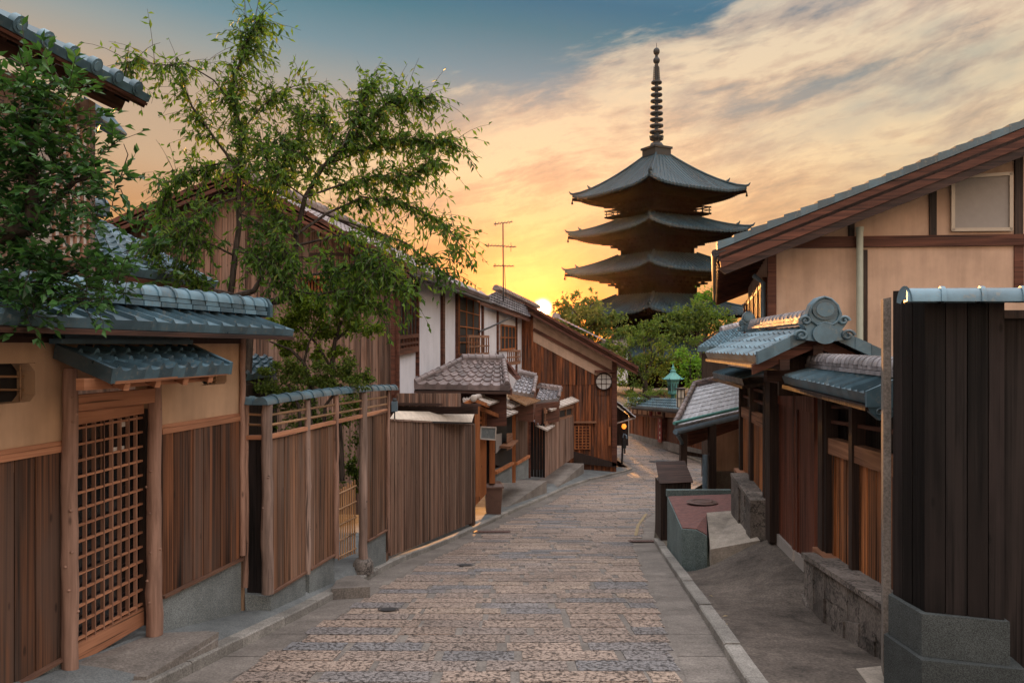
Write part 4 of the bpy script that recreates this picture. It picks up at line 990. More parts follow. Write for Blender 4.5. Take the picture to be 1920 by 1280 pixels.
mb = MB(); mb.prism([P(1000, 640, YC-.06), P(1152, 722, YC-.06), P(1152, 668, YC-.06), P(1010, 588, YC-.06), P(1000, 583, YC-.06)][:5], (0, .03, 0)); 
mb.build('plaster_band', M['beige'], ch)
mb = MB(); mb.beam(P(1000, 617, YC-.1), P(1156, 702, YC-.1), .06, .14); mb.build('tie_board', M['redh'], ch)
mb = MB(); vp = [(1152, 872, 690)]
mb.beam(P(1152, 873, YC-.08), P(1152, 672, YC-.08), .22, .14, Vector((0, 1, 0))); mb.build('corner_post', M['redh'], ch)
# the roof
rdir = Vector((.04, 1, 0)).normalized()
ra, rb2 = P(985, 570, YC-.7), P(1196, 690, YC-.7)
mb = MB(); tiles(mb, [rb2, rb2+rdir*9, ra+rdir*9, ra], 26, 10, prof_pan, .05, .045, 4, eave=.12); ro = mb.build('roof', M['tile_w'], ch)
mb = MB(); mb.prism([ra-UP*.1, rb2-UP*.1, rb2-UP*.32, ra-UP*.32], (0, .06, 0))
for i in range(16): mb.beam(lerp(ra, rb2, i/16)+Vector((0, .02, .03)), lerp(ra, rb2, (i+1)/16)+Vector((0, .02, -.005)), .2, .12, UP)
mb.build('barge_board', M['redh'], ro)
mb = MB(); mb.prism([ra-UP*.16, rb2-UP*.16, rb2+rdir*9-UP*.16, ra+rdir*9-UP*.16], (0, 0, -.05)); mb.build('soffit', M['redh'], ro)
# round window
c = P(1132, 715, YC-.08); mb = MB()
def disc(mb, c, R, th, n=28, r=None): mb.prism([c+Vector((R*math.cos(2*math.pi*i/n), 0, R*math.sin(2*math.pi*i/n))) for i in range(n)], (0, th, 0), r)
disc(mb, c, .36, .04); rw = mb.build('round_window', M['paper'], ch)
mb = MB(); mb.tube([c+Vector((.37*math.cos(2*math.pi*i/32), -.02, .37*math.sin(2*math.pi*i/32))) for i in range(33)], .03, 6, cap=False)
for o_ in (-.1, .11): 
    mb.beam(c+Vector((o_, -.02, -.34)), c+Vector((o_, -.02, .34)), .025, .02, Vector((0, 1, 0))); mb.beam(c+Vector((-.34, -.02, o_)), c+Vector((.34, -.02, o_)), .025, .02, UP)
mb.build('frame', M['darkh'], rw)
mb = MB(); mb.prism([P(1116, 698, YC-.3), P(1155, 698, YC-.3), P(1155, 694, YC-.3), P(1116, 694, YC-.3)], (0, .35, 0)); mb.build('window_hood', M['redh'], ch)
mb = MB(); mb.prism([P(1077, 843, YC-.05), P(1107, 843, YC-.05), P(1107, 797, YC-.05), P(1077, 797, YC-.05)], (0, .03, 0)); dw = mb.build('wooden_door', M['red'], ch)
mb = MB()
for i in range(5): 
    x = lerp(1078, 1106, i/4); mb.beam(P(x, 842, YC-.08), P(x, 798, YC-.08), .05, .03, Vector((0, 1, 0)))
for i in range(9): y = lerp(799, 841, i/8); mb.beam(P(1077, y, YC-.075), P(1107, y, YC-.075), .03, .03)
mb.build('lattice', M['orange'], dw)
mb = MB(); mb.prism([P(1072, 793, YC-.15), P(1118, 793, YC-.15), P(1118, 790, YC-.15), P(1072, 790, YC-.15)], (0, .15, 0)); mb.build('door_lintel', M['warmh'], ch)
mb = MB(); mb.prism([P(1141, 835, YC-.12), P(1145, 835, YC-.12), P(1145, 800, YC-.12), P(1141, 800, YC-.12)], (0, .05, 0)); mb.build('name_plate', M['orange'], ch)
mb = MB(); mb.prism([P(1076, 868, YC-.15), P(1156, 876, YC-.15), P(1156, 868, YC-.15), P(1076, 846, YC-.15)], (0, .1, 0)); mb.build('base_board', M['dark'], ch)
# small lean-to roof on its far side
lt = thing('side_porch', 'small porch with a pale edged lean-to roof on the far side of the gable house', 'porch', (P(1172, 860, 41).x-.4, 41.5, -6))
mb = MB(); a, b, c, d = P(1159, 755, 40.5), P(1191, 783, 40.5), P(1191, 783, 40.5)+Vector((0, 4, 0)), P(1159, 755, 40.5)+Vector((0, 4, 0)); tiles(mb, [b, c, d, a], 10, 4, prof_pan, .05, .045, 4, eave=.12); mb.build('roof', M['tile_s'], lt)
mb = MB(); mb.prism([P(1156, 835, 41.0), P(1178, 835, 41.0), P(1178, 778, 41.0), P(1156, 762, 41.0)], (0, 3, 0)); mb.build('wall', M['dark'], lt)
mb = MB(); mb.tube([P(1150, 795, 40.6), P(1192, 783, 40.6)], .04, 6); mb.build('rail', M['copper'], lt)
# glowing lantern and pole
c = P(1170, 799, 40.5); ln = thing('paper_lantern', 'round glowing orange lantern hanging in the dark porch at the bend', 'lantern', c-UP*.2)
mb = MB(); mb.ball(c, .12, 8, (1, 1, 1.15)); mb.build('shade', M['lampglow'], ln)
mb = MB(); mb.lathe(c+UP*.13, [(.06, 0), (.06, .04), (0.01, .05), (.008, .35)], 10); mb.lathe(c-UP*.17, [(.05, 0), (.05, .04)], 10); mb.build('cap', M['metal'], ln)
pl_ = thing('sign_post', 'thin dark post with a drooping lamp head standing at the street corner', 'post', P(1166, 871, 38.8))
mb = MB(); mb.tube([P(1166, 872, 38.8), P(1168, 820, 38.8)], .05, 8); mb.build('pole', M['metal'], pl_)
mb = MB(); mb.tube([P(1168, 820, 38.8), P(1170, 813, 38.8), P(1174, 816, 38.8), P(1175, 822, 38.8)], .045, 8); mb.build('lamp_head', M['bpipe'], pl_)
mb = MB(); mb.prism([P(1168, 840, 38.7), P(1174, 840, 38.7), P(1174, 824, 38.7), P(1168, 824, 38.7)], (0, .08, 0)); mb.prism([P(1170, 850, 38.7), P(1173, 850, 38.7), P(1173, 840, 38.7), P(1170, 840, 38.7)], (0, .06, 0)); mb.build('sign_plate', M['metal'], pl_)
# television aerial
an = thing('tv_aerial', 'thin television aerial mast with three cross arms on the row house roof', 'aerial', P(944, 560, 25.5))
mb = MB(); Y = 25.5; mb.tube([P(944, 565, Y), P(943, 418, Y)], .02, 6); mb.tube([P(949, 560, Y), P(946, 500, Y)], .008, 5); mb.build('mast', M['metal'], an)
for (x0, y0, x1, y1, els) in ((926, 420, 961, 416, 6), (913, 460, 968, 463, 9), (925, 498, 964, 499, 6)):
    mb = MB(); mb.tube([P(x0, y0, Y), P(x1, y1, Y)], .013, 5)
    for i in range(els):
        t = (i+.3)/els; p = lerp(P(x0, y0, Y), P(x1, y1, Y), t); mb.tube([p+Vector((.04, -.35, 0)), p+Vector((-.04, .35, 0))], .007, 4)
    mb.tube([P(x0+3, y0-4, Y), P(x0+3, y0+4, Y)], .012, 4); mb.tube([P(x1-10, y1-8, Y), P(x1-10, y1+9, Y)], .010, 4) if els == 9 else None
    mb.build('cross_arm', M['metal'], an)
# ================================================================ right side
# driveway ramp in front of the gate
def GX(y, off=0): return 3.48 + .1*(y-10.6) - off
ez = [(2, -1.72), (4.5, -2.12), (6.1, -2.40), (7.6, -2.64), (8.2, -2.66), (8.6, -2.56), (10.6, -2.57), (10.9, -2.60)]
mb = MB(); yy = rowpts(2.2, 10.75, .15)
def rampx(y): return GX(y, .2) if y < 8.3 else GX(y, -.15)
def rampp(y, t):
    x0 = tab(RK, y)+.13; x1 = rampx(y); e = t*t*(3-2*t); z = lerp(gz(y)+.085, tab(ez, y), e)
    return Vector((lerp(x0, x1, t), y, z))
for y0, y1 in zip(yy, yy[1:]):
    for k in range(10): mb.face([rampp(y0, k/10), rampp(y0, (k+1)/10), rampp(y1, (k+1)/10), rampp(y1, k/10)], .5, True)
for k in range(10): a, b = rampp(yy[-1], k/10), rampp(yy[-1], (k+1)/10); mb.face([a, b, b-UP*1.2, a-UP*1.2], .5)
mb.build('driveway', M['ramp'], kind='structure')
mb = MB()
sl_ = [(4.2, .45), (4.2, 1.0), (5.9, 1.0), (5.75, .70), (5.2, .62), (4.9, .40)]
pts = [rampp(y, t)+UP*.006 for y, t in sl_]; mb.prism([p-UP*.02 for p in pts], UP*.02)
tag(mb.build('concrete_patch', M['conc_l']), 'pale concrete patch on the driveway at the foot of the black gate pillar', 'concrete patch')

# black pillar in the right foreground
pb = thing('gate_pillar', 'blackened plank pillar with teal granite foot and blue tile coping, right foreground', 'pillar', P(1740, 1240, 5.0)+UP*-.1)
n0 = P(1733, 700, 5.0); fl = P(1674, 700, 5.36); fr = P(1884, 700, 4.85); nn_ = P(2050, 700, 4.7)
def vz(p, z): return Vector((p.x, p.y, z))
zb_, zt_ = P(1700, 1146, 5.0).z, P(1700, 548, 5.2).z
mb = MB(); planks(mb, [vz(fl, zb_), vz(n0, zb_), vz(n0, zt_), vz(fl, zt_+.02)], 3, .03, .005, .003)
planks(mb, [vz(n0, zb_), vz(fr, zb_), vz(fr, zt_), vz(n0, zt_)], 4, .03, .005, .004); mb.build('plank_cladding', M['black'], pb)
mb = MB(); back = Vector((.55, .8, 0)); core = [vz(fl, zb_)+Vector((.03, .01, 0)), vz(n0, zb_)+Vector((.01, .03, 0)), vz(fr, zb_)+Vector((0, .03, 0)), vz(fr, zb_)+Vector((.1, .9, 0)), vz(fl, zb_)+Vector((.3, .2, 0))]
mb.prism(core, (0, 0, zt_-zb_-.01)); mb.build('core', M['dark'], pb)
# recessed door leaf to the right
mb = MB(); d0 = fr+Vector((.03, .12, 0)); d1 = d0+Vector((1.2, -.15, 0)); planks(mb, [vz(d0, -2.2), vz(d1, -2.2), vz(d1, P(1890, 592, 4.97).z), vz(d0, P(1890, 592, 4.97).z)], 6, .03, .004, .003); mb.build('door_leaf', M['black'], pb)
mb = MB(); mb.beam(vz(d0, P(1890, 590, 4.97).z)-Vector((.02, .03, 0)), vz(d1, P(1890, 590, 4.97).z)-Vector((0, .03, 0)), .1, .05); mb.build('door_head', M['dark'], pb)
# stone foot
mb = MB()
gq = [P(1664, 1120, 5.62), P(1722, 1146, 4.97), P(1885, 1144, 4.80)]
gq = [vz(fl, 0)+Vector((-.035, -.01, 0)), vz(n0, 0)+Vector((-.035, -.035, 0)), vz(fr, 0)+Vector((.01, -.035, 0)), vz(fr, 0)+Vector((.15, .9, 0)), vz(fl, 0)+Vector((.3, .3, 0))]
z2 = P(1725, 1231, 4.95).z
mb.prism([vz(p, z2) for p in gq], (0, 0, zb_-z2-.002)); 
g2 = [gq[0]+Vector((-.03, .0, 0)), gq[1]+Vector((-.03, -.06, 0)), gq[2]+Vector((.06, -.06, 0)), gq[3]+Vector((.1, 0, 0)), gq[4]]
mb.prism([vz(p, z2-.6) for p in g2], (0, 0, .598)); mb.build('granite_foot', M['teal_d'], pb)
# coping tile
mb = MB(); a, b = P(1722, 566, 4.95), P(2080, 566, 4.6); ridge(mb, a+Vector((-.08, 0, 0)), b, .085, 5, 0, ring=1.14, ringw=.12); 
p = a+Vector((-.085, -.005, 0)); mb.mesh([p+Vector((-.005, .10*math.cos(math.pi*i/10), .10*math.sin(math.pi*i/10))) for i in range(11)]+[p+Vector((-.005, .045*math.cos(math.pi*i/10), -.01+.02*math.sin(math.pi*i/10))) for i in range(11)], [(i, i+1, i+12, i+11) for i in range(10)])
mb.build('coping_tiles', M['tile_l'], pb)
# concrete fin behind it
cf = thing('concrete_post', 'slim upright concrete post standing against the black plank pillar', 'post', P(1660, 1225, 5.5))
mb = MB(); a = P(1656, 1226, 5.50); b = P(1671, 1226, 5.47)
mb.prism([vz(a, a.z-.15), vz(b, a.z-.15), vz(b, P(1668, 557, 5.47).z), vz(a, P(1668, 560, 5.50).z)], (.06, .16, 0)); mb.build('shaft', M['conc'], cf)

# plank fences and gate on the gate line
def fence_panels(parent, px0, px1, top, bot_, mids, posts_, nplank, roofless=False):
    # top, bot_, mids: functions px -> py ; rails above the mid board
    xs = [px0]+posts_+[px1]
    for a, b in zip(xs, xs[1:]):
        q = [G.at(a, bot_(a), -.03), G.at(b, bot_(b), -.03), G.at(b, mids(b), -.03), G.at(a, mids(a), -.03)]
        mb = MB(); planks(mb, q, nplank, .025, .012, .012); mb.build('planks', M['warm'], parent)
        mb = MB(); hgt = (G.at(a, mids(a)).z-G.at(a, mids(a)+36).z); A, B_ = G.at(a, mids(a), .01), G.at(b, mids(b), .01)
        mb.prism([A-UP*.16, B_-UP*.16, B_, A], -G.n*.10); mb.build('mid_board', M['warmh'], parent)
        mb = MB(); q = [G.at(a, mids(a), -.12), G.at(b, mids(b), -.12), G.at(b, top(b), -.12), G.at(a, top(a), -.12)]; planks(mb, q, nplank, .02, .01, .004); mb.build('recess', M['black'], parent)
        for fr_ in (.36, .68):
            mb = MB(); y0, y1 = lerp(mids(a), top(a), fr_), lerp(mids(b), top(b), fr_); hbeam(mb, G, (a, y0), (b, y1), .035, -.02, .05); mb.build('rail', M['redh'], parent)
    for p_ in posts_+[px0, px1]:
        mb = MB(); vpost(mb, G, p_, top(p_), bot_(p_), .10, .03, .12); mb.build('post', M['dark'], parent)
def lin(*pts): return lambda x: tab(pts, x)
nf = thing('wooden_fence', 'dark wooden fence with slatted lower panels, tiled coping and rubble foot, nearest the black pillar', 'fence', (GX(7.6), 7.6, -2.7))
fence_panels(nf, 1546, 1690, lin((1540, 735), (1690, 725)), lin((1540, 1030), (1650, 1138), (1690, 1178)), lin((1540, 817), (1590, 831), (1655, 850), (1690, 861)), [1594], 11)
mb = MB(); A, B_ = G.at(1536, 1030, .03), G.at(1692, 1178, .03); mb.beam(A, B_, .14, .06); mb.build('sill', M['warmh'], nf)
mb = MB(); 
def rubble(mb, ya, yb, za, zb, ztop_a, ztop_b, off, th, n):
    prev = None
    for i in range(n):
        a, b = i/n, (i+1)/n; yA, yB = lerp(ya, yb, a)+.004, lerp(ya, yb, b)-.004
        o = random.uniform(-.02, .02); zA, zB, tA, tB = lerp(za, zb, a)-.3, lerp(za, zb, b)-.3, lerp(ztop_a, ztop_b, a), lerp(ztop_a, ztop_b, b)
        k = random.uniform(.35, .65); sk = random.uniform(-.1, .1)
        A0, B0 = Vector((GX(yA, off+o), yA, 0)), Vector((GX(yB, off+o), yB, 0)); mA, mB = lerp(zA, tA, k+sk), lerp(zB, tB, k-sk)
        for (l0, l1, h0, h1) in ((zA, zB, mA-.004, mB-.004), (mA, mB, tA-.05, tB-.05)):
            oo = Vector((random.uniform(-.02, .02), 0, 0)); c = .02
            mb.prism([vz(A0, l0)+oo, vz(B0, l1)+oo, vz(B0, h1)+oo, vz(A0, h0)+oo], (th, 0, 0))
    mb.prism([Vector((GX(ya, off+.02), ya, ztop_a-.048)), Vector((GX(yb, off+.02), yb, ztop_b-.048)), Vector((GX(yb, off+.02), yb, ztop_b)), Vector((GX(ya, off+.02), ya, ztop_a))], (th, 0, 0))
rubble(mb, 8.28, 5.85, -2.78, -2.36, P(1512, 1035, 8.28).z, -1.93, .22, .30, 7); mb.build('rubble_foot', M['rubble'], nf)
# coping roof of the near fence
e0, e1 = Vector((GX(8.62, .36), 8.62, -.33)), Vector((GX(6.0, .36), 6.0, -.36)); t0_, t1_ = Vector((GX(8.62, .02), 8.62, -.235)), Vector((GX(6.0, .02), 6.0, -.245))
mb = MB(); tiles(mb, [e1, e0, t0_, t1_], 18, 1, prof_bar, .028, .004, 0, BARX, eave=.085); cr = mb.build('coping_roof', M['tile'], nf)
mb = MB(); f0, f1 = Vector((GX(8.62, -.32), 8.62, -.33)), Vector((GX(6.0, -.32), 6.0, -.36)); tiles(mb, [f0, f1, t1_, t0_], 18, 1, prof_bar, .028, .004, 0, BARX, eave=.085); mb.build('rear_slope', M['tile'], cr)
mb = MB(); ridge(mb, t0_+UP*.075, t1_+UP*.075, .075, 22, 2, .15, .036, 1.13, ringw=.3); mb.build('ridge_tiles', M['tile_s'], cr)
mb = MB(); mb.prism([e0-UP*.09, e1-UP*.09, f1-UP*.09, f0-UP*.09], (0, 0, -.04)); mb.build('soffit', M['dark'], cr)
mb = MB(); p = Vector((GX(6.15, .37), 6.15, -.40))   # carved end piece under the near eave
sh = [(0, .04), (.33, .05), (.33, -.10), (.24, -.07), (.19, -.12), (.10, -.14), (.03, -.08)]
mb.prism([e1+Vector((x-.0, -.02, z-.06)) for x, z in sh], (0, .05, 0))
for (x, z, R) in ((.10, -.08, .035), (.2, -.06, .03)): mb.tube([e1+Vector((x+R*math.cos(a)*(1-a/9), -.025, z-.06+R*math.sin(a)*(1-a/9))) for a in [i*.5 for i in range(15)]], .007, 5)
mb.build('carved_end', M['tile'], cr)
mb = MB(); mb.prism([e1-UP*.10, f1-UP*.10, f1+UP*.02, t1_+UP*.05, e1+UP*.02], (0, -.03, 0)); mb.build('gable_end', M['tile'], cr)

ff = thing('wooden_fence', 'dark wooden fence with slatted panels and rubble foot, between the roofed gate and the shed', 'fence', (GX(12), 12, -2.9))
fence_panels(ff, 1386, 1431, lin((1386, 703), (1431, 714)), lin((1386, 882), (1431, 938)), lin((1386, 760), (1431, 782)), [1405], 5)
mb = MB(); A, B_ = G.at(1384, 880, .03), G.at(1432, 940, .03); mb.beam(A, B_, .14, .05); mb.build('sill', M['warmh'], ff)
mb = MB(); rubble(mb, 12.5, 10.95, -2.75, -2.75, P(1372, 886, 12.5).z, P(1405, 936, 11.0).z, .22, .26, 5); mb.build('rubble_foot', M['rubble'], ff)
e0, e1 = Vector((GX(13.6, .36), 13.6, -.46)), Vector((GX(10.9, .36), 10.9, -.46)); t0_, t1_ = Vector((GX(13.6, 0), 13.6, -.36)), Vector((GX(10.9, 0), 10.9, -.36))
mb = MB(); tiles(mb, [e1, e0, t0_, t1_], 16, 1, prof_bar, .028, .004, 0, BARX, eave=.085); cr = mb.build('coping_roof', M['tile'], ff)
mb = MB(); ridge(mb, t0_+UP*.09, t1_+UP*.09, .075, 18, 2, .15, .036, 1.13, ringw=.3); mb.build('ridge_tiles', M['tile_w'], cr)
mb = MB(); mb.prism([e0-UP*.09, e1-UP*.09, t1_-UP*.09+Vector((.3, 0, 0)), t0_-UP*.09+Vector((.3, 0, 0))], (0, 0, -.04)); mb.build('soffit', M['dark'], cr)

# roofed gate
rg = thing('roofed_gate', 'timber gate with red brown doors under a small tiled gable roof with ornate ridge end', 'gate', (GX(9.6), 9.6, -2.6))
for px, w, yt, yb, of, th in ((1439, .26, 690, 1013, .10, .26), (1537, .16, 712, 1092, .05, .2)):
    mb = MB(); vpost(mb, G, px, yt, yb, w, of, th); mb.build('gate_post', M['dark'], rg)
for a, b, ya, yb, yta, ytb in ((1452, 1491, 1014, 1056, 712, 718), (1495, 1530, 1058, 1090, 719, 724)):
    q = [G.at(a, ya, -.02), G.at(b, yb, -.02), G.at(b, ytb, -.02), G.at(a, yta, -.02)]
    mb = MB(); planks(mb, q, 5, .03, .003, .001); dr_ = mb.build('door_leaf', M['red'], rg)
    mb = MB(); 
    for s_ in (.04, .96): mb.prism([bil(q, s_-.04, 0)+G.n*.02, bil(q, s_+.04, 0)+G.n*.02, bil(q, s_+.04, 1)+G.n*.02, bil(q, s_-.04, 1)+G.n*.02], -G.n*.04)
    mb.prism([bil(q, .09, .86)+G.n*.018, bil(q, .91, .86)+G.n*.018, bil(q, .91, .95)+G.n*.018, bil(q, .09, .95)+G.n*.018], -G.n*.03)
    mb.build('stile', M['red'], dr_)
    mb = MB(); mb.prism([bil(q, 0, -.01)+G.n*.03, bil(q, 1, -.01)+G.n*.03, bil(q, 1, .075)+G.n*.03, bil(q, 0, .075)+G.n*.03], -G.n*.03); mb.build('kick_plate', M['shutter'], dr_)
mb = MB(); hbeam(mb, G, (1432, 702), (1545, 720), .17, .10, .16); mb.build('lintel', M['redh'], rg)
RX = lambda y: GX(y, .05)
yN, yF = 8.25, 11.9
apN, apF = Vector((RX(yN), yN, .20)), Vector((RX(yF), yF, .20))
eLN, eLF = Vector((GX(yN, .72), yN, -.115)), Vector((GX(yF, .72), yF, -.115)); eRN, eRF = Vector((GX(yN, -.62), yN, -.115)), Vector((GX(yF, -.62), yF, -.115))
mb = MB(); tiles(mb, [eLN, eLF, apF, apN], 14, 4, prof_pan, .026, .022, 8, eave=.07); gr = mb.build('gable_roof', M['tile_l'], rg)
mb = MB(); tiles(mb, [eRF, eRN, apN, apF], 14, 4, prof_pan, .026, .022, 8, eave=.07); mb.build('rear_slope', M['tile_l'], gr)
mb = MB()
for a, b in ((apN, eLN), (apN, eRN)):
    k = 4
    for i in range(k):
        p, q_ = lerp(a, b, i/k), lerp(a, b, (i+1.0)/k); mb.prism([p+UP*.05, q_+UP*.055, q_-UP*.075, p-UP*.075], (0, -.05-.006*i, 0))
mb.build('verge_tiles', M['tile'], gr)
mb = MB()
for a, b in ((apN, eLN), (apN, eRN)): mb.prism([a-UP*.09+Vector((0, .10, 0)), b-UP*.09+Vector((0, .10, 0)), b-UP*.19+Vector((0, .10, 0)), a-UP*.22+Vector((0, .10, 0))], (0, .05, 0))
mb.build('barge_board', M['redh'], gr)
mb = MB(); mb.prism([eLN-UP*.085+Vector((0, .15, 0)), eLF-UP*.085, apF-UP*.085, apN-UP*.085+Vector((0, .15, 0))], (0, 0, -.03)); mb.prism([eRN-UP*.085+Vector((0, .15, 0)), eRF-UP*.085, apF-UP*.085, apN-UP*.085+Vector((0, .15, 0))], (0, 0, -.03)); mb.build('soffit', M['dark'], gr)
mb = MB(); mb.prism([Vector((GX(8.75, .36), 8.75, -.55)), Vector((GX(8.75, -.3), 8.75, -.55)), Vector((GX(8.75, -.3), 8.75, -.05)), Vector((RX(8.75), 8.75, .08)), Vector((GX(8.75, .36), 8.75, -.06))], (0, .06, 0)); mb.build('gable_board', M['dark'], rg)
mb = MB()
for off, z in ((.40, -.20), (.05, -.05), (-.32, -.20)): mb.beam((GX(8.3, off), 8.32, z), (GX(11.7, off), 11.7, z), .10, .11)
mb.beam((GX(8.8, .5), 8.8, -.33), (GX(8.8, -.4), 8.8, -.33), .12, .12); mb.build('purlin', M['darkh'], rg)
mb = MB(); ridge(mb, apN+UP*.115+Vector((0, .25, 0)), apF+UP*.115-Vector((0, .2, 0)), .07, 15, 2, .17, .036, 1.14, ringw=.32); rt = mb.build('ridge_tiles', M['tile_s'], gr)
def onigawara(mb, c, S, th, wx=1.0):
    c = Vector(c); i0 = len(mb.v)
    def pr(pts, t0, t1): mb.prism([c+Vector((x*S, t0, z*S)) for x, z in pts], (0, t1-t0, 0))
    def cir(x, z, R, n=20): return [(x+R*math.cos(2*math.pi*i/n), z+R*math.sin(2*math.pi*i/n)) for i in range(n)]
    pr([(-.5, .0), (-.34, .22), (-.42, .34), (-.40, .5), (-.30, .58), (-.24, .8), (-.12, .95), (0, 1.0), (.12, .95), (.24, .8), (.30, .58), (.40, .5), (.42, .34), (.34, .22), (.5, .0), (.2, -.05), (-.2, -.05)], 0, th)
    pr(cir(0, .68, .24), -.02, 0); pr(cir(0, .68, .17), -.028, -.018); pr(cir(0, .12, .24), -.03, 0.0)
    for s_ in (-1, 1):
        for (x, z, R) in ((.36, .42, .11), (.44, .08, .13)):
            mb.tube([c+Vector((s_*(x+R*math.cos(a)*(1-a/10))*S, -.01, (z+R*math.sin(a)*(1-a/10))*S)) for a in [i*.45 for i in range(18)]], .018*S*2, 6)
        mb.tube([c+Vector((s_*x*S, -.012, z*S)) for x, z in ((0, .38), (.15, .33), (.25, .42), (.30, .58), (.24, .78), (.12, .92), (0, .97))], .03*S, 6)
    for v in mb.v[i0:]: v.x = c.x+(v.x-c.x)*wx
mb = MB(); onigawara(mb, apN+Vector((0, -.105, -.13)), .44, .13, 1.22); mb.build('ridge_ornament', M['tile'], gr)
mb = MB(); onigawara(mb, apF+Vector((-.02, .02, .02)), .30, .08); mb.build('ridge_ornament', M['tile'], gr)

# ---------------------------------------------------------------- big beige house
W = Pl((4.08, 12.3), (4.08+.992*3, 12.3-.126*3))
bh = thing('beige_house', 'large beige plaster house with dark timbers and long sloping verge, at the upper right', 'house', (6.0, 14, -2.8))
edir = Vector((.254, 1, 0)).normalized()
we = W.at(1448, 700); wr = W.at(2150, 700)
# plaster wall under the sloping verge
vtop = lin((1345, 462), (1920, 232), (2200, 120))
wp = [vz(we, -2.8), vz(wr, -2.8), vz(wr, W.at(2150, vtop(2150)+40).z), vz(we, W.at(1448, vtop(1448)+40).z)]
mb = MB(); mb.prism(wp, edir*9); mb.build('plaster_wall', M['beige'], bh)
mb = MB()
hbeam(mb, W, (1446, 455), (2150, 446), .165, .05, .10); 
for (a, b) in ((1455, 0),): pass
mb.build('tie_beam', M['redh'], bh)
def wpost(px, yt, yb, w, nm='post', mat='redh', of=.035):
    mb = MB(); vpost(mb, W, px, yt, yb, w, of, .08); mb.build(nm, M[mat], bh)
wpost(1448, 470, 640, .125); wpost(1597, 392, 447, .085, mat='dark'); wpost(1750, 328, 443, .10, mat='dark'); wpost(1911, 255, 440, .11, mat='dark'); wpost(1911, 460, 560, .13, mat='redh', of=.025); wpost(1623, 468, 670, .06, mat='dark', of=.02)
mb = MB(); a = W.at(1612, 432, .12); b = W.at(1612, 700, .12); mb.tube([a, vz(a, b.z)], .05, 12); mb.tube([vz(a, a.z-.02), a+UP*.05], .058, 12); pp = mb.build('downpipe', M['pipe'], bh)
mb = MB(); q = pq(W, [(1786, 431), (1895, 430), (1895, 326), (1786, 333)], .03); mb.prism(q, -W.n*.05); sw = mb.build('shuttered_window', M['shutter'], bh)
mb = MB()
for i in range(4):
    a, b = q[i], q[(i+1) % 4]; d = (b-a).normalized()*.015; mb.beam(a-d+W.n*.01, b+d+W.n*.01, .05, .035, W.n)
mb.build('frame', M['frame'], sw)
# verge: bargeboard, under board and stepped tiles
vo = .62
def vp_(px, dy, off): return W.at(px, vtop(px)+dy, off)
vA, vB = vp_(1345, 0, vo), vp_(2200, 0, vo)
mb = MB(); mb.prism([vp_(1347, 8, vo), vp_(2200, 8, vo), vp_(2200, 43, vo), vp_(1352, 43, vo)], -W.n*.05); bb = mb.build('barge_board', M['redh'], bh)
mb = MB(); mb.prism([vp_(1347, 42, vo-.02), vp_(2200, 42, vo-.02), vp_(2200, 62, vo-.02), vp_(1360, 58, vo-.02)], -W.n*.06); mb.build('under_board', M['darkh'], bb)
Ld = 12.5
ua = vA+edir*Ld; ub = vB+edir*Ld
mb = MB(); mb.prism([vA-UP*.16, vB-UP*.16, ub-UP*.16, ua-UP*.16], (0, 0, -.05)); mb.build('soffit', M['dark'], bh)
mb = MB(); tiles(mb, [ua, vA, vB, ub], 34, 26, prof_pan, .035, .035, 4, eave=.1); ro = mb.build('roof', M['tile_l'], bh)
mb = MB(); k = 26
for i in range(k):
    a, b = lerp(vA, vB, i/k), lerp(vA, vB, (i+1.02)/k); mb.prism([a+UP*.075+W.n*.02, b+UP*.045+W.n*.02, b-UP*.05+W.n*.02, a-UP*.05+W.n*.02], -W.n*.2)
mb.build('verge_tiles', M['tile'], ro)
mb = MB(); e_ = vA-UP*.10+Vector((-.03, 0, 0)); mb.tube([e_, e_+edir*Ld], .06, 8); 
for i in range(9): p = e_+edir*(Ld*i/8); mb.beam(p, p+Vector((.2, 0, .06)), .03, .02)
mb.build('gutter', M['metal'], bh)
mb = MB()
for i in range(22): p = vA+edir*(.3+Ld*i/22)-UP*.24; q_ = p+(vB-vA).normalized()*1.3; mb.beam(p, q_, .05, .08)
mb.build('rafter', M['redh'], bh)
# street side of the house: lattice bays
S_ = Pl((we.x, we.y), (we.x+edir.x*8, we.y+edir.y*8))
mb = MB(); a = vz(we, -2.8); mb.prism([a, a+edir*10, a+edir*10+UP*(3.85), a+UP*3.85], (.2, -.05, 0)); mb.build('side_wall', M['beige'], bh)
mb = MB()
for i in range(26):
    p = a+edir*(.55+i*.34)+Vector((-.05, 0, 1.9)); mb.beam(p, p+UP*2.0, .09 if i % 5 else .14, .09, edir)
for z in (1.95, 2.9, 3.85): mb.beam(a+edir*.5+Vector((-.06, 0, z)), a+edir*9.5+Vector((-.06, 0, z)), .08, .1)
mb.build('lattice', M['red'], bh)
mb = MB(); p = a+edir*.35+Vector((-.12, 0, 1.6)); mb.tube([p, p+UP*2.2, p+UP*2.32+Vector((-.12, .1, 0))], .04, 8); mb.build('corner_pipe', M['bpipe'], bh)

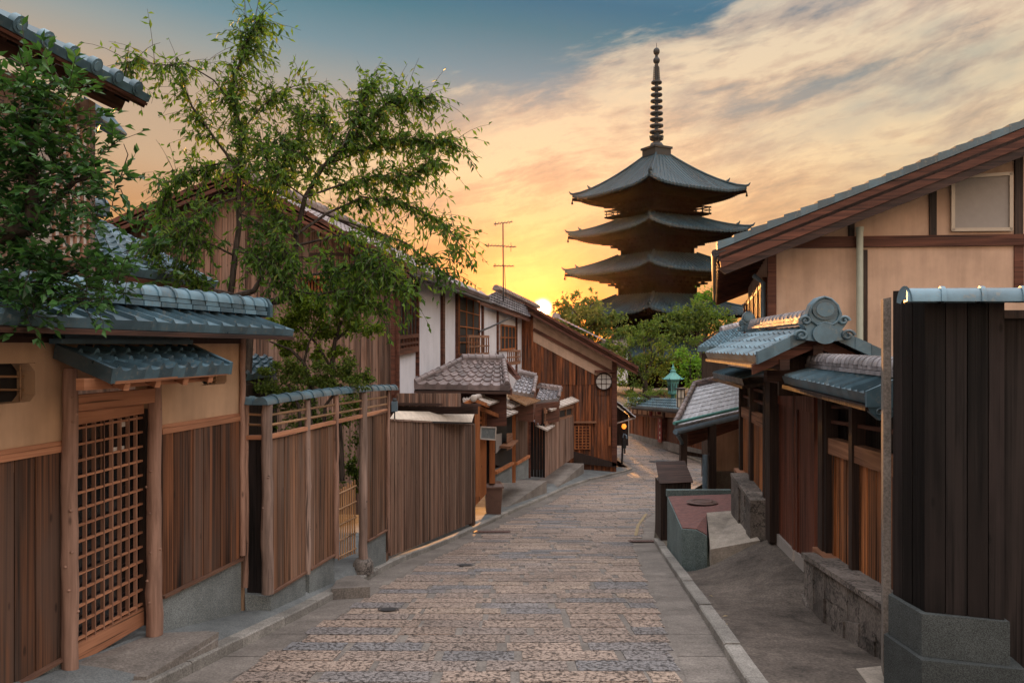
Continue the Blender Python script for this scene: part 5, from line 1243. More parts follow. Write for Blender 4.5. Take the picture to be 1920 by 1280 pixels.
# ---------------------------------------------------------------- planter with brick top
pt = thing('brick_planter', 'low teal granite block with red brick top, between kerb and driveway', 'planter', P(1300, 1045, 12.2))
nl, nr_ = P(1278, 988, 11.5), P(1330, 994, 11.25); fl2, fr2 = P(1251, 931, 14.4), P(1372, 931, 14.3)
zt2 = -2.64
tp = [vz(nl, zt2), vz(P(1305, 988, 11.35), zt2+.02), vz(P(1326, 996, 11.3), zt2-.06), vz(P(1325, 962, 12.5), zt2-.01), vz(P(1374, 958, 12.7), zt2), vz(fr2, zt2-.02), vz(fl2, zt2-.08)]
mb = MB(); mb.prism([vz(p, -3.9) for p in tp][:0] or [p-UP*1.2 for p in tp], (0, 0, 1.195)); mb.build('granite_block', M['teal'], pt)
mb = MB(); c = sum(tp, Vector())/len(tp); tb = [lerp(p, c, .035)+UP*.012 for p in tp]; mb.prism([p-UP*.014 for p in tb], (0, 0, .014)); bt_ = mb.build('brick_top', M['brick'], pt)
mb = MB(); mb.prism([fl2+UP*.0, fr2, fr2+UP*.12, fl2+UP*.12], (0, .12, 0)); mb.build('back_kerb', M['teal'], pt)
mb = MB(); c = P(1316, 947, 13.4); c.z = zt2+.016; mb.lathe(c, [(0, .012), (.24, .012), (.26, 0)], 24); mb.lathe(c+UP*.012, [(.14, 0), (.14, .006), (.18, .006), (.18, 0)], 24); mb.build('manhole_cover', M['rust'], pt)
mb = MB(); sp = [P(1325, 961, 12.5), P(1379, 957, 12.7), P(1425, 1013, 10.75), P(1332, 1030, 10.95)]
mb.prism([p-UP*.3 for p in sp], UP*.305); tag(mb.build('concrete_slope', M['conc_l']), 'pale sloping concrete slab between the brick planter top and the driveway', 'concrete slab')
# louvred wooden box
bx = thing('louvred_box', 'dark wooden cabinet with sloping louvred lid, behind the brick planter', 'cabinet', P(1268, 1003, 14.75))
a, b = P(1239, 1006, 14.75), P(1296, 1000, 14.75); zt3 = P(1240, 906, 14.75).z
mb = MB(); q = [vz(a, -3.6), vz(b, -3.6), vz(b, zt3+.03), vz(a, zt3)]; planks(mb, q, 6, .03, .005, .003); mb.prism([p+Vector((0, .035, 0)) for p in q], (.02, .65, 0)); mb.build('body', M['dark'], bx)
mb = MB()
for i in range(9):
    t = i/8; l, r = vz(a, zt3+.02)+Vector((-.03+.06*t, t*.65, t*.25)), vz(b, zt3+.05)+Vector((.03, t*.65, t*.25)); mb.beam(l, r, .075, .022, Vector((0, -.6, .8)))
mb.build('louvred_lid', M['darkh'], bx)

# ---------------------------------------------------------------- shed beyond
sh = thing('shed', 'small shed with silver tiled roof and beige wall, past the far fence', 'shed', (4.8, 18.2, -4.1))
q = [P(1265, 800, 16.5), P(1392, 770, 18.3), P(1392, 704, 22.0), P(1302, 724, 20.3)]
mb = MB(); tiles(mb, q, 14, 9, prof_bar, .010, .014, 0, [0, .02, .10, .12, .6], eave=.07); ro = mb.build('roof', M['slate'], sh)
mb = MB(); mb.tube([q[0]-UP*.01+Vector((-.02, -.05, .09)), q[1]+Vector((0, -.05, .09))], .035, 8); mb.build('snow_bar', M['verd'], ro)
mb = MB(); N = norm3(q); mb.tube([q[0]-UP*.1+Vector((0, -.06, 0)), q[1]-UP*.1+Vector((0, -.06, 0))], .06, 8); mb.build('gutter', M['bpipe'], ro)
mb = MB(); ridge(mb, q[3]+UP*.07, q[2]+UP*.07, .07, 10, 1, .18, .05); 
ridge(mb, q[0]+UP*.06, q[3]+UP*.06, .055, 10, 0, ring=1.2, ringw=.3)
mb.build('ridge_tiles', M['tile_w'], ro)
mb = MB(); mb.prism([p-UP*.1 for p in q], (0, 0, -.05)); mb.build('soffit', M['redh'], ro)
mb = MB(); mb.beam(P(1286, 822, 17.2), P(1392, 786, 18.8), .12, .32); mb.build('eave_beam', M['redh'], ro)
mb = MB(); mb.prism([P(1338, 890, 18.0), P(1392, 888, 18.9), P(1392, 790, 18.9), P(1338, 800, 18.0)], (.5, 1.5, 0)); mb.build('plaster_wall', M['beige'], sh)
mb = MB(); mb.prism([P(1337, 940, 17.9), P(1392, 940, 18.8), P(1392, 884, 18.8), P(1337, 884, 17.9)], (.5, 1.5, 0)); mb.build('wall_base', M['conc'], sh)
mb = MB(); mb.beam(P(1335, 935, 17.4), P(1335, 795, 17.4), .16, .14, Vector((0, 1, 0))); mb.build('post', M['dark'], sh)
mb = MB(); mb.beam(P(1281, 930, 17.0), P(1281, 812, 17.0), .14, .14, Vector((0, 1, 0))); mb.build('post', M['dark'], sh)
mb = MB(); mb.beam(P(1281, 848, 17.0), P(1326, 856, 17.2), .08, .08); mb.build('cross_rail', M['dark'], sh)
mb = MB(); mb.tube([P(1270, 815, 16.5), P(1277, 826, 16.8), P(1279, 832, 17.0)], .04, 8); mb.tube([P(1322, 935, 17.1), P(1322, 852, 17.1)], .06, 10); mb.build('downpipe', M['bpipe'], sh)

# ---------------------------------------------------------------- wall and gatehouse across the bend
FW = Pl((P(1322, 862, 40.5).x, 40.5), (P(1180, 815, 57).x, 57))
fw = thing('shop_front', 'long reddish timber front with beige upper panels and stone foot, across the road bend', 'shop front', (9.3, 47, -6.3))
mb = MB(); planks(mb, pq(FW, [(1180, 815), (1242, 832), (1242, 779), (1180, 772)]), 22, .06, .05, .03); mb.build('slat_panels', M['corner'], fw)
mb = MB(); mb.prism(pq(FW, [(1180, 818), (1322, 848), (1322, 760), (1180, 750)], -.12), -FW.n*.2); mb.build('back_wall', M['dark'], fw)
mb = MB(); planks(mb, pq(FW, [(1272, 836), (1322, 850), (1322, 800), (1272, 796)]), 12, .06, .05, .03); mb.build('slat_panels', M['corner'], fw)
mb = MB(); slab(mb, FW, [(1182, 775), (1242, 781), (1242, 765), (1182, 762)], .02, .06); slab(mb, FW, [(1246, 782), (1285, 784), (1285, 768), (1246, 767)], .02, .06); mb.build('upper_panels', M['beige'], fw)
mb = MB()
for px in (1186, 1194, 1203, 1213, 1228): vpost(mb, FW, px, 762, 780, .16, .06, .1)
vpost(mb, FW, 1243, 762, 831, .34, .1, .2); hbeam(mb, FW, (1182, 776), (1243, 782), .12, .06, .1); mb.build('posts', M['redh'], fw)
mb = MB(); slab(mb, FW, [(1247, 832), (1271, 836), (1271, 786), (1247, 784)], -.05, .06); mb.build('door', M['red'], fw)
mb = MB(); mb.prism(pq(FW, [(1179, 822), (1325, 866), (1325, 846), (1179, 812)], .12), -FW.n*.3); mb.build('stone_foot', M['kerb'], fw)
mb = MB(); a, b = FW.at(1322, 772, .7), FW.at(1176, 760, .7); c, d = FW.at(1176, 744, -.6), FW.at(1322, 748, -.6); tiles(mb, [a, b, c, d], 40, 4, prof_pan, .05, .05, 4, eave=.14); ro = mb.build('roof', M['tile'], fw)
mb = MB(); mb.prism([p-UP*.16 for p in (a, b, c, d)], (0, 0, -.06)); mb.build('soffit', M['dark'], ro)
mb = MB(); c = FW.at(1220, 772, .08)
mb.tube([c+FW.d*(.30*math.cos(2*math.pi*i/20))+UP*(.30*math.sin(2*math.pi*i/20)) for i in range(21)], .035, 5, cap=False)
for o_ in (-.12, .12): mb.beam(c+FW.d*(o_-.12)-UP*.2, c+FW.d*(o_+.12)+UP*.2, .04, .06, FW.n); mb.beam(c+FW.d*(o_+.12)-UP*.2, c+FW.d*(o_-.12)+UP*.2, .04, .06, FW.n)
mb.build('red_crest', M['redpaint'], fw)
mb = MB(); c = FW.at(1237, 773, .08); mb.ball(c, .16, 6, (1, .4, .8)); mb.build('red_mark', M['redpaint'], fw)
vs_ = thing('banner_sign', 'narrow upright red banner sign with white marks, on the timber front across the bend', 'sign', FW.at(1237, 830, .2))
mb = MB(); slab(mb, FW, [(1233, 828), (1240, 829), (1240, 784), (1233, 784)], .2, .04); mb.build('board', M['redpaint'], vs_)
mb = MB()
for y in (788, 799, 811, 820): c = FW.at(1237, y, .23); mb.beam(c-UP*.08, c+UP*.08, .10, .03, FW.n); mb.beam(c-FW.d*.09, c+FW.d*.07, .04, .03, FW.n)
mb.build('white_marks', M['whitepaint'], vs_)
# green copper lantern on a post
c = P(1262, 737, 49.0); cl = thing('copper_lantern', 'verdigris copper lantern with pointed roof rising out of the pine branches', 'lantern', c-UP*1.6)
mb = MB(); mb.lathe(c-UP*1.6, [(.12, 0), (.12, 1.5), (.3, 1.6)], 6); mb.build('pedestal', M['verd'], cl)
mb = MB(); mb.lathe(c, [(.28, -.05), (.30, 0), (.36, .72), (.40, .76), (.40, .84), (.2, .86)], 6, sm=False); mb.build('body', M['verd'], cl)
mb = MB()
for k in range(6):
    a = 2*math.pi*k/6+math.pi/6; d = Vector((math.cos(a), math.sin(a), 0)); s_ = Vector((-d.y, d.x, 0)); 
    for (o_, z0, z1) in ((-.08, .12, .6), (.0, .2, .5), (.08, .15, .62)): mb.beam(c+d*.285+s_*o_+UP*z0, c+d*.325+s_*o_*1.2+UP*z1, .03, .03, d)
mb.build('openwork', M['bronze'], cl)
mb = MB(); mb.lathe(c+UP*.84, [(.62, .02), (.58, .08), (.36, .26), (.18, .42), (.14, .5), (.2, .54), (.08, .62), (.10, .72), (.05, .82), (.01, .98)], 6, sm=False)
for k in range(6): a = 2*math.pi*k/6; d = Vector((math.cos(a), math.sin(a), 0)); mb.tube([c+d*.55+UP*.88, c+d*.66+UP*.90, c+d*.70+UP*.98], [.04, .03, .01], 5)
mb.build('roof', M['verd'], cl)
for o_ in cl.children: o_.data.transform(__import__('mathutils').Matrix.Translation(UP*1.6) @ __import__('mathutils').Matrix.Scale(1.0, 4) @ __import__('mathutils').Matrix.Translation(-UP*1.6))
c = P(1275.5, 763, 34.0); al = thing('street_lamp', 'white paper street lamp in a black frame, beside the shed roof', 'street lamp', vz(c, -5.8))
mb = MB(); mb.tube([vz(c, -5.8), c], .05, 8); mb.build('pole', M['metal'], al)
mb = MB(); mb.box(c, .26, .26, .74); mb.build('shade', M['lampwhite'], al)
mb = MB()
for x in (-.15, 0, .15): mb.beam(c+Vector((x, -.14, 0)), c+Vector((x, -.14, .76)), .03, .03, Vector((0, 1, 0)))
for z in (0, .38, .76): mb.beam(c+Vector((-.16, -.14, z)), c+Vector((.16, -.14, z)), .03, .03)
mb.box(c+UP*.76, .36, .36, .05); mb.build('frame', M['metal'], al)
# roofs glimpsed between the trees
def far_house(label, q, wall_z, mat, wmat, nc, nr, ridge_=True):
    c = (q[0]+q[1])/2; h = thing('tiled_house', label, 'house', vz(c, wall_z))
    mb = MB(); tiles(mb, q, nc, nr, prof_pan, .05, .05, 4, eave=.15); ro = mb.build('roof', mat, h)
    mb = MB(); ridge(mb, q[3]+UP*.1, q[2]+UP*.1, .13, 10, 2, .3, .07); mb.build('ridge_tiles', M['tile_s'], ro)
    back = (q[3]-q[0]); back.z = 0
    mb = MB(); p = [q[0]+back*.15-UP*.2, q[1]+back*.15-UP*.2]; mb.prism([p[0], p[1], vz(p[1], wall_z), vz(p[0], wall_z)], back*1.6); mb.build('wall', wmat, h); return h
far_house('house with pale blue tiled roof, half hidden behind the beige house eave', [P(1308, 652, 30), P(1420, 648, 31), P(1420, 606, 34), P(1352, 622, 33.5)], -5.0, M['tile_l'], M['dark'], 16, 10)
w2 = far_house('little white gabled house with grey tiles, among the trees left of the copper lantern', [P(1152, 650, 72), P(1178, 650, 72), P(1172, 632, 75), P(1146, 632, 75)], -3.5, M['tile_w'], M['white'], 8, 6)
far_house('red brown tiled roof just behind the ridge of the gable house', [P(1130, 638, 46), P(1136, 640, 50), P(1046, 596, 50), P(1040, 594, 46)], -5.5, M['tile_w'], M['corner'], 6, 12)
# road plates
for i, (px, py, w_, d_, lab, nm) in enumerate(((922, 996, .8, .35, 'rectangular iron grate in the left gutter near the slat fence', 'drain_grate'), (1206, 1014, .55, .3, 'slotted iron grate at the right kerb beside the planter', 'drain_grate'))):
    c = ghit(px, py, .02); mb = MB()
    mb.prism([c+Vector((sx*w_/2, sy*d_/2, gz(c.y+sy*d_/2)-gz(c.y)+(.10 if i == 2 else 0))) for sx, sy in ((-1, -1), (1, -1), (1, 1), (-1, 1))], (0, 0, .006))
    for k in range(9): x = lerp(-.42, .42, k/8)*w_; mb.beam(c+Vector((x, -d_*.42, gz(c.y-d_*.42)-gz(c.y)+.010+(.10 if i == 2 else 0))), c+Vector((x, d_*.42, gz(c.y+d_*.42)-gz(c.y)+.010+(.10 if i == 2 else 0))), .02, .008)
    tag(mb.build(nm, M['rust']), lab, 'drain grate')
for (px, py, R, lab) in ((728, 1141, .11, 'small round iron cover set in the near paving'), (872, 1058, .13, 'small round iron cover in the paving, level with the slat fence'), (1236, 865, .55, 'round manhole cover in the road at the bend')):
    c = ghit(px, py, .018); k = (gz(c.y+1)-gz(c.y-1))/2; mb = MB()
    for r0, r1 in ((0, R*.8), (R*.86, R)): mb.mesh([c+Vector((r*math.cos(2*math.pi*i/24), r*math.sin(2*math.pi*i/24), k*r*math.sin(2*math.pi*i/24))) for r in (r0, r1) for i in range(24)], [(i, (i+1) % 24, 24+(i+1) % 24, 24+i) for i in range(24)])
    tag(mb.build('manhole_cover', M['metal'], origin=c), lab, 'manhole cover')
mb = MB(); a, b, c = ghit(1212, 962, .017), ghit(1196, 985, .017), ghit(1192, 1003, .017)
for p, q_ in ((a, b), (b, c)): d = (q_-p); s_ = Vector((.035, 0, 0)); mb.face([p-s_, p+s_, q_+s_, q_-s_])
tag(mb.build('painted_line', M['yellow'], origin=b), 'short worn yellow paint line on the setts near the louvred cabinet', 'road marking')

# small things
mt_ = thing('electric_meter', 'small blue grey meter box at the far end of the log fence', 'meter', P(740, 765, 12.6))
mb = MB(); c = P(740, 764, 12.6); mb.box(c-UP*.06, .09, .07, .16); mb.build('box', M['bpipe'], mt_)
mb = MB(); mb.lathe(c+UP*.10, [(.035, 0), (.035, .04), (.02, .05)], 10); mb.tube([c-UP*.06, c-UP*.6], .012, 6); mb.build('conduit', M['metal'], mt_)
for (px, py, a) in ((1358, 1156, .3), (1350, 1181, 1.2), (1330, 1120, 2.1)):
    best = min(((rampp(3+i*.05, k/20) for i in range(120) for k in range(21))), key=lambda p: (p.x/p.y*F+CX-px)**2+(-p.z/p.y*F+CY-py)**2)
    mb = MB(); d = Vector((math.cos(a), math.sin(a), 0)); s_ = Vector((-d.y, d.x, 0)); p = best+UP*.006
    mb.face([p-d*.035, p+s_*.012+UP*.006, p+d*.035, p-s_*.012+UP*.004]); o = tag(mb.build('fallen_leaf', M['yellow']), 'small dry yellow leaf lying on the stained driveway', 'leaf', 'dry leaves on the driveway')
# ================================================================ pagoda
PY = 118.0; pc = P(1232, 648, PY); pg = thing('pagoda', 'five tiered dark timber pagoda with ringed bronze spire against the sunset', 'pagoda', vz(pc, -6))
PA = R_(14.8)
pn = Vector((-math.sin(PA), -math.cos(PA), 0)); pe = Vector((math.cos(PA), -math.sin(PA), 0))     # directions of near and right corners
def pz(py): return -(py-CY)/F*PY
cdir = [-pe, pn, pe, -pn]                                            # corner directions left, near, right, back
def sq(Rr, z): return [pc+d*Rr+UP*z for d in cdir]
levels = [  # z of eave, corner radius, radius inner, z inner, body radius, body top z
    (pz(655), 14.2, 6.2, pz(640)+1.0, 6.2), (pz(577), 14.2, 6.0, pz(547), 5.9), (pz(500), 13.9, 5.7, pz(472), 5.5), (pz(428), 13.4, 5.3, pz(402), 5.1), (pz(355), 12.75, 1.6, pz(291), 4.8)]
zprev = -6.0
for li, (ze, Re, Ri, zi, Rb) in enumerate(levels):
    top = li == 4; mb = MB(); ns, nt = 110, 10
    ze -= .6; zi -= (0 if top else .5); zlow = ze-.55
    def surf(side, s, t):
        a, b = cdir[side], cdir[(side+1) % 4]; R0 = lerp(Re, Ri, t); p = lerp(a, b, (s+1)/2)*R0
        z = zlow+(zi-zlow)*(t**(1.28 if top else 1.15)) + .85*abs(s)**4*(1-t)**2
        return pc+p+UP*z
    for side in range(4):
        rr = [random.random() for _ in range(400)]
        grid = []
        for it in range(nt+1):
            t = it/nt; row = []
            for i in range(ns+1):
                s = -1+2*i/ns; p = surf(side, s, t); x = s*lerp(Re, Ri, t)*.707; f = (x/.62) % 1.0
                row.append(p+UP*(.12 if f < .45 else 0.0))
            grid.append(row)
        for it in range(nt):
            for i in range(ns):
                s = -1+2*(i+.5)/ns; x = s*lerp(Re, Ri, (it+.5)/nt)*.707
                mb.face([grid[it][i], grid[it][i+1], grid[it+1][i+1], grid[it+1][i]], rr[int(x/.62)+200])
        for i in range(ns): a, b = grid[0][i], grid[0][i+1]; mb.face([a, b, b-UP*.32, a-UP*.32], .4)
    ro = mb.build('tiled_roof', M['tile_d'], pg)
    for k in range(4):
        mb = MB(); pts = [surf(k, -1, t/8)+UP*.15 for t in range(9)]; mb.tube(pts, [.17]*9, 6)
        e = pts[0]; d = cdir[k]; mb.tube([e-d*.2, e+d*.25+UP*.12, e+d*.5+UP*.45], [.2, .15, .05], 6); m_ = pts[2]; mb.tube([m_+UP*.1, m_+d*.3+UP*.3, m_+d*.45+UP*.6], [.2, .14, .05], 6)
        mb.build('hip_ridge', M['tile_d'], ro)
    # soffit, rafters
    mb = MB()
    zs = ze-1.9 if not top else ze-2.1
    for side in range(4):
        for i in range(24):
            s0, s1 = -1+2*i/24, -1+2*(i+1)/24
            a0, a1 = surf(side, s0, 0.03)-UP*.5, surf(side, s1, .03)-UP*.5
            b0 = pc+lerp(cdir[side], cdir[(side+1) % 4], (s0+1)/2)*(Rb+1.6)+UP*(zs+.9); b1 = pc+lerp(cdir[side], cdir[(side+1) % 4], (s1+1)/2)*(Rb+1.6)+UP*(zs+.9)
            mb.face([a0, a1, b1, b0], .3)
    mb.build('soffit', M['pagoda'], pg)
    mb = MB()
    for side in range(4):
        nrm = (cdir[side]+cdir[(side+1) % 4]).normalized()
        for i in range(40):
            s = -1+2*(i+.5)/40; p = surf(side, s, 0.0)-UP*.5-nrm*.25; q_ = pc+lerp(cdir[side], cdir[(side+1) % 4], (s*.75+1)/2)*(Rb+2.4)+UP*(zs+1.1)
            mb.beam(p, q_, .15, .17)
        c0 = surf(side, -1, 0)-UP*.62; mb.beam(c0, pc+cdir[side]*Rb+UP*(zs+.4), .32, .4)
        mb.lathe(c0+UP*-.75, [(.03, .7), (.12, .3), (.17, 0), (.0, 0)], 8)
    mb.build('rafters', M['pagoda'], pg)
    # bracket tiers
    mb = MB()
    for k_, (Rr, z0, h) in enumerate(((Rb+.45, zs-.5, .45), (Rb+1.1, zs, .45), (Rb+1.9, zs+.5, .42))):
        cs = sq(Rr, z0+h*.55)
        for side in range(4):
            a, b = cs[side], cs[(side+1) % 4]; mb.beam(a, b, .28, .22)
            n = 7
            for i in range(n+1): p = lerp(a, b, i/n); mb.box(p-UP*h*.8, .42, .42, h*.75, -PA+R_(45))
    for d in cdir:
        for j in range(3): mb.beam(pc+d*(Rb+.2)+UP*(zs-.2+.45*j), pc+d*(Rb+1.8+1.3*j)+UP*(zs-.1+.45*j), .3, .3)
    mb.build('brackets', M['pagoda'], pg)
    # body storey
    mb = MB(); z0 = zprev; cs = sq(Rb, z0); mb.prism(cs, UP*(zs+1.0-z0)); 
    for side in range(4):
        a, b = sq(Rb+.08, z0)[side], sq(Rb+.08, z0)[(side+1) % 4]
        for i in range(4): p = lerp(a, b, i/3); mb.beam(p, p+UP*(zs-z0), .36, .36, Vector((0, 1, 0)))
        for zz in (.35, .75): mb.beam(lerp(a, b, 0)+UP*lerp(0, zs-z0, zz), b+UP*lerp(0, zs-z0, zz), .2, .28)
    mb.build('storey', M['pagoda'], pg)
    if li == 3:
        mb = MB(); Rr = levels[li+1][4]+ (2.7 if li == 3 else 1.4); zb2 = zi+ (.25 if li == 3 else -.1); cs = sq(Rr, zb2)
        for side in range(4):
            a, b = cs[side], cs[(side+1) % 4]
            for hh, w_ in ((.05, .2), (.55, .1), (1.0, .16)): mb.beam(a+UP*hh+(a-b).normalized()*.35, b+UP*hh+(b-a).normalized()*.35, w_, w_)
            for i in range(9): p = lerp(a, b, i/8); mb.beam(p, p+UP*1.0, .12, .12, Vector((0, 1, 0)))
        mb.prism(sq(Rr, zb2-.15), UP*.15)
        mb.build('balcony', M['pagoda'], pg)
    zprev = zi-.8
# spire
sx = P(1231, 648, PY)
def spx(py): return sx+UP*pz(py)
mb = MB(); h = pz(279)-pz(294); mb.prism([sx+d*2.1+UP*pz(294) for d in cdir], UP*h); mb.prism([sx+d*2.35+UP*pz(281) for d in cdir], UP*.3); fb = mb.build('spire_base', M['bronze'], pg)
mb = MB(); mb.lathe(spx(280), [(1.1, 0), (1.15, .3), (.8, .9), (.45, 1.1), (.7, 1.4), (1.0, 1.9), (.5, 2.0), (.28, 2.2), (.26, 12.0), (.2, 14.5)], 14); sp = mb.build('spire', M['bronze'], pg)
mb = MB()
for i in range(8): a = i*math.pi/4; mb.tube([spx(262)+Vector((math.cos(a)*.3, math.sin(a)*.3, -.2)), spx(262)+Vector((math.cos(a)*.9, math.sin(a)*.9, .0)), spx(262)+Vector((math.cos(a)*1.05, math.sin(a)*1.05, .6))], [.15, .12, .03], 5)
mb.build('lotus', M['bronze'], sp)
for i in range(9):
    py = 248-i*11.6; R0 = 1.0-.03*i; mb = MB(); c = spx(py)
    mb.lathe(c, [(R0-.12, -.17), (R0, -.15), (R0+.04, 0), (R0, .15), (R0-.12, .17), (R0-.14, 0), (R0-.12, -.17)], 18)
    for k in range(4): a = k*math.pi/4+.3; mb.beam(c-Vector((math.cos(a)*R0*.93, math.sin(a)*R0*.93, 0)), c+Vector((math.cos(a)*R0*.93, math.sin(a)*R0*.93, 0)), .1, .1)
    mb.build('ring', M['bronze'], sp)
mb = MB()
for k in range(4):
    a = k*math.pi/2+.4; d = Vector((math.cos(a), math.sin(a), 0))
    for i in range(9):
        t = i/8; c = spx(lerp(153, 126, t)); w_ = lerp(.62, .45, t); mb.tube([c+d*.15, c+d*w_*.6+UP*.22, c+d*w_, c+d*w_*.7-UP*.18], .05, 4)
    mb.tube([spx(153)+d*.6, spx(126)+d*.45], .05, 4)
mb.build('flame_plates', M['bronze'], sp)
mb = MB(); mb.lathe(spx(128), [(.16, 0), (.16, 1.0)], 8); mb.ball(spx(114), .5, 8, (1, 1, 1.1)); mb.ball(spx(97), .48, 8, (1, 1, 1.2)); mb.lathe(spx(119), [(.2, 0), (.2, 2.0), (.05, 2.2), (.03, 3.0)], 8); mb.build('jewels', M['bronze'], sp)

# ================================================================ vegetation
rnd = random.Random(11)
def rv(s=1.0): return Vector((rnd.gauss(0, s), rnd.gauss(0, s), rnd.gauss(0, s)))
def leaf(mb, p, d, L, w, up=UP, fold=.25):
    d = d.normalized(); s = d.cross(up)
    if s.length < .05: s = d.cross(Vector((1, 0, 0)))
    s.normalize(); n = s.cross(d); r = rnd.random()
    m = p+d*L*.45; t = p+d*L-n*L*.08
    i = len(mb.v); mb.v += [p, m+s*w/2+n*w*fold, t, m-s*w/2+n*w*fold]
    mb.f += [(i, i+1, i+2), (i, i+2, i+3)]; mb.r += [r, r]; mb.sm += [False, False]
def clumps(mb, cl, L, w, dens, Yd, droop=.2, depth=1.0, shell=.5):
    # cl: (px,py,rx,ry[,dY]) in pixels of the photograph at distance Yd -> ellipsoid puffs of leaves
    for c in cl:
        px, py, rx, ry = c[:4]; Y = Yd+(c[4] if len(c) > 4 else 0); C0 = P(px, py, Y); k = Y/F
        RX_, RZ = rx*k, ry*k; RY = (RX_+RZ)/2*depth; n = int(dens*rx*ry/100)
        sub = [(C0+Vector((rnd.gauss(0, .5)*RX_, rnd.gauss(0, .5)*RY, rnd.gauss(0, .5)*RZ)), rnd.uniform(.18, .42)) for _ in range(max(5, int(rx*ry/110)))]
        for _ in range(n):
            if rnd.random() < .85: b, q = rnd.choice(sub); v = rv().normalized()*(rnd.random()**.4)*q; p = b+Vector((v.x*RX_, v.y*RY, v.z*RZ*.8)); d = v
            else: v = rv().normalized()*(rnd.random()**.33)*1.05; p = C0+Vector((v.x*RX_, v.y*RY, v.z*RZ)); d = v
            dd = (d.normalized()*.5+rv(.6)-UP*droop)
            leaf(mb, p, dd, L*rnd.uniform(.7, 1.25), w*rnd.uniform(.8, 1.2), (UP+rv(.45)).normalized())
def sprays(mb, tw, cl, Yd, L, w, dens):
    # layered leafy twigs: every clump is made of short twigs with leaves on both sides
    for c in cl:
        px, py, rx, ry = c[:4]; k = Yd/F; C0 = P(px, py, Yd+rnd.uniform(-.12, .12)); n = int(dens*rx*ry/1000)
        for _ in range(n):
            v = rv().normalized(); q = rnd.random()**.6; p = C0+Vector((v.x*rx*k*q*.8, v.y*(rx+ry)/2*k*q, v.z*ry*k*q*.8))
            d = (v*.8+rv(.5)+Vector((.15, -.25, .15))).normalized(); Lt = rnd.uniform(.10, .26); pts = [p]
            for s in range(5): d = (d+rv(.12)-UP*.03).normalized(); pts.append(pts[-1]+d*Lt/5)
            tw.tube(pts, [.0035, .003, .0025, .002, .002, .0015], 3, cap=False)
            sd = d.cross(UP).normalized()
            for s in range(1, 6):
                for sg in (-1, 1):
                    if rnd.random() < .15: continue
                    dd = d*.7+sd*sg*rnd.uniform(.5, 1.1)+rv(.22)+UP*rnd.uniform(-.15, .35)
                    leaf(mb, pts[s], dd, L*rnd.uniform(.55, 1.25), w*rnd.uniform(.75, 1.25), (UP+rv(.4)).normalized(), .15)
            leaf(mb, pts[-1], d+rv(.2), L, w, (UP+rv(.4)).normalized(), .15)
def trunkmb(lines, n=7):
    mb = MB()
    for pts, r0, r1 in lines:
        m = len(pts); sub = []
        for a, b in zip(pts, pts[1:]): sub += [lerp(a, b, t/3)+rv(.004*(b-a).length) for t in range(3)]
        sub.append(pts[-1]); mb.tube(sub, [lerp(r0, r1, i/(len(sub)-1)) for i in range(len(sub))], n)
    return mb
def px_(lst, Y): return [P(a[0], a[1], Y+(a[2] if len(a) > 2 else 0)) for a in lst]
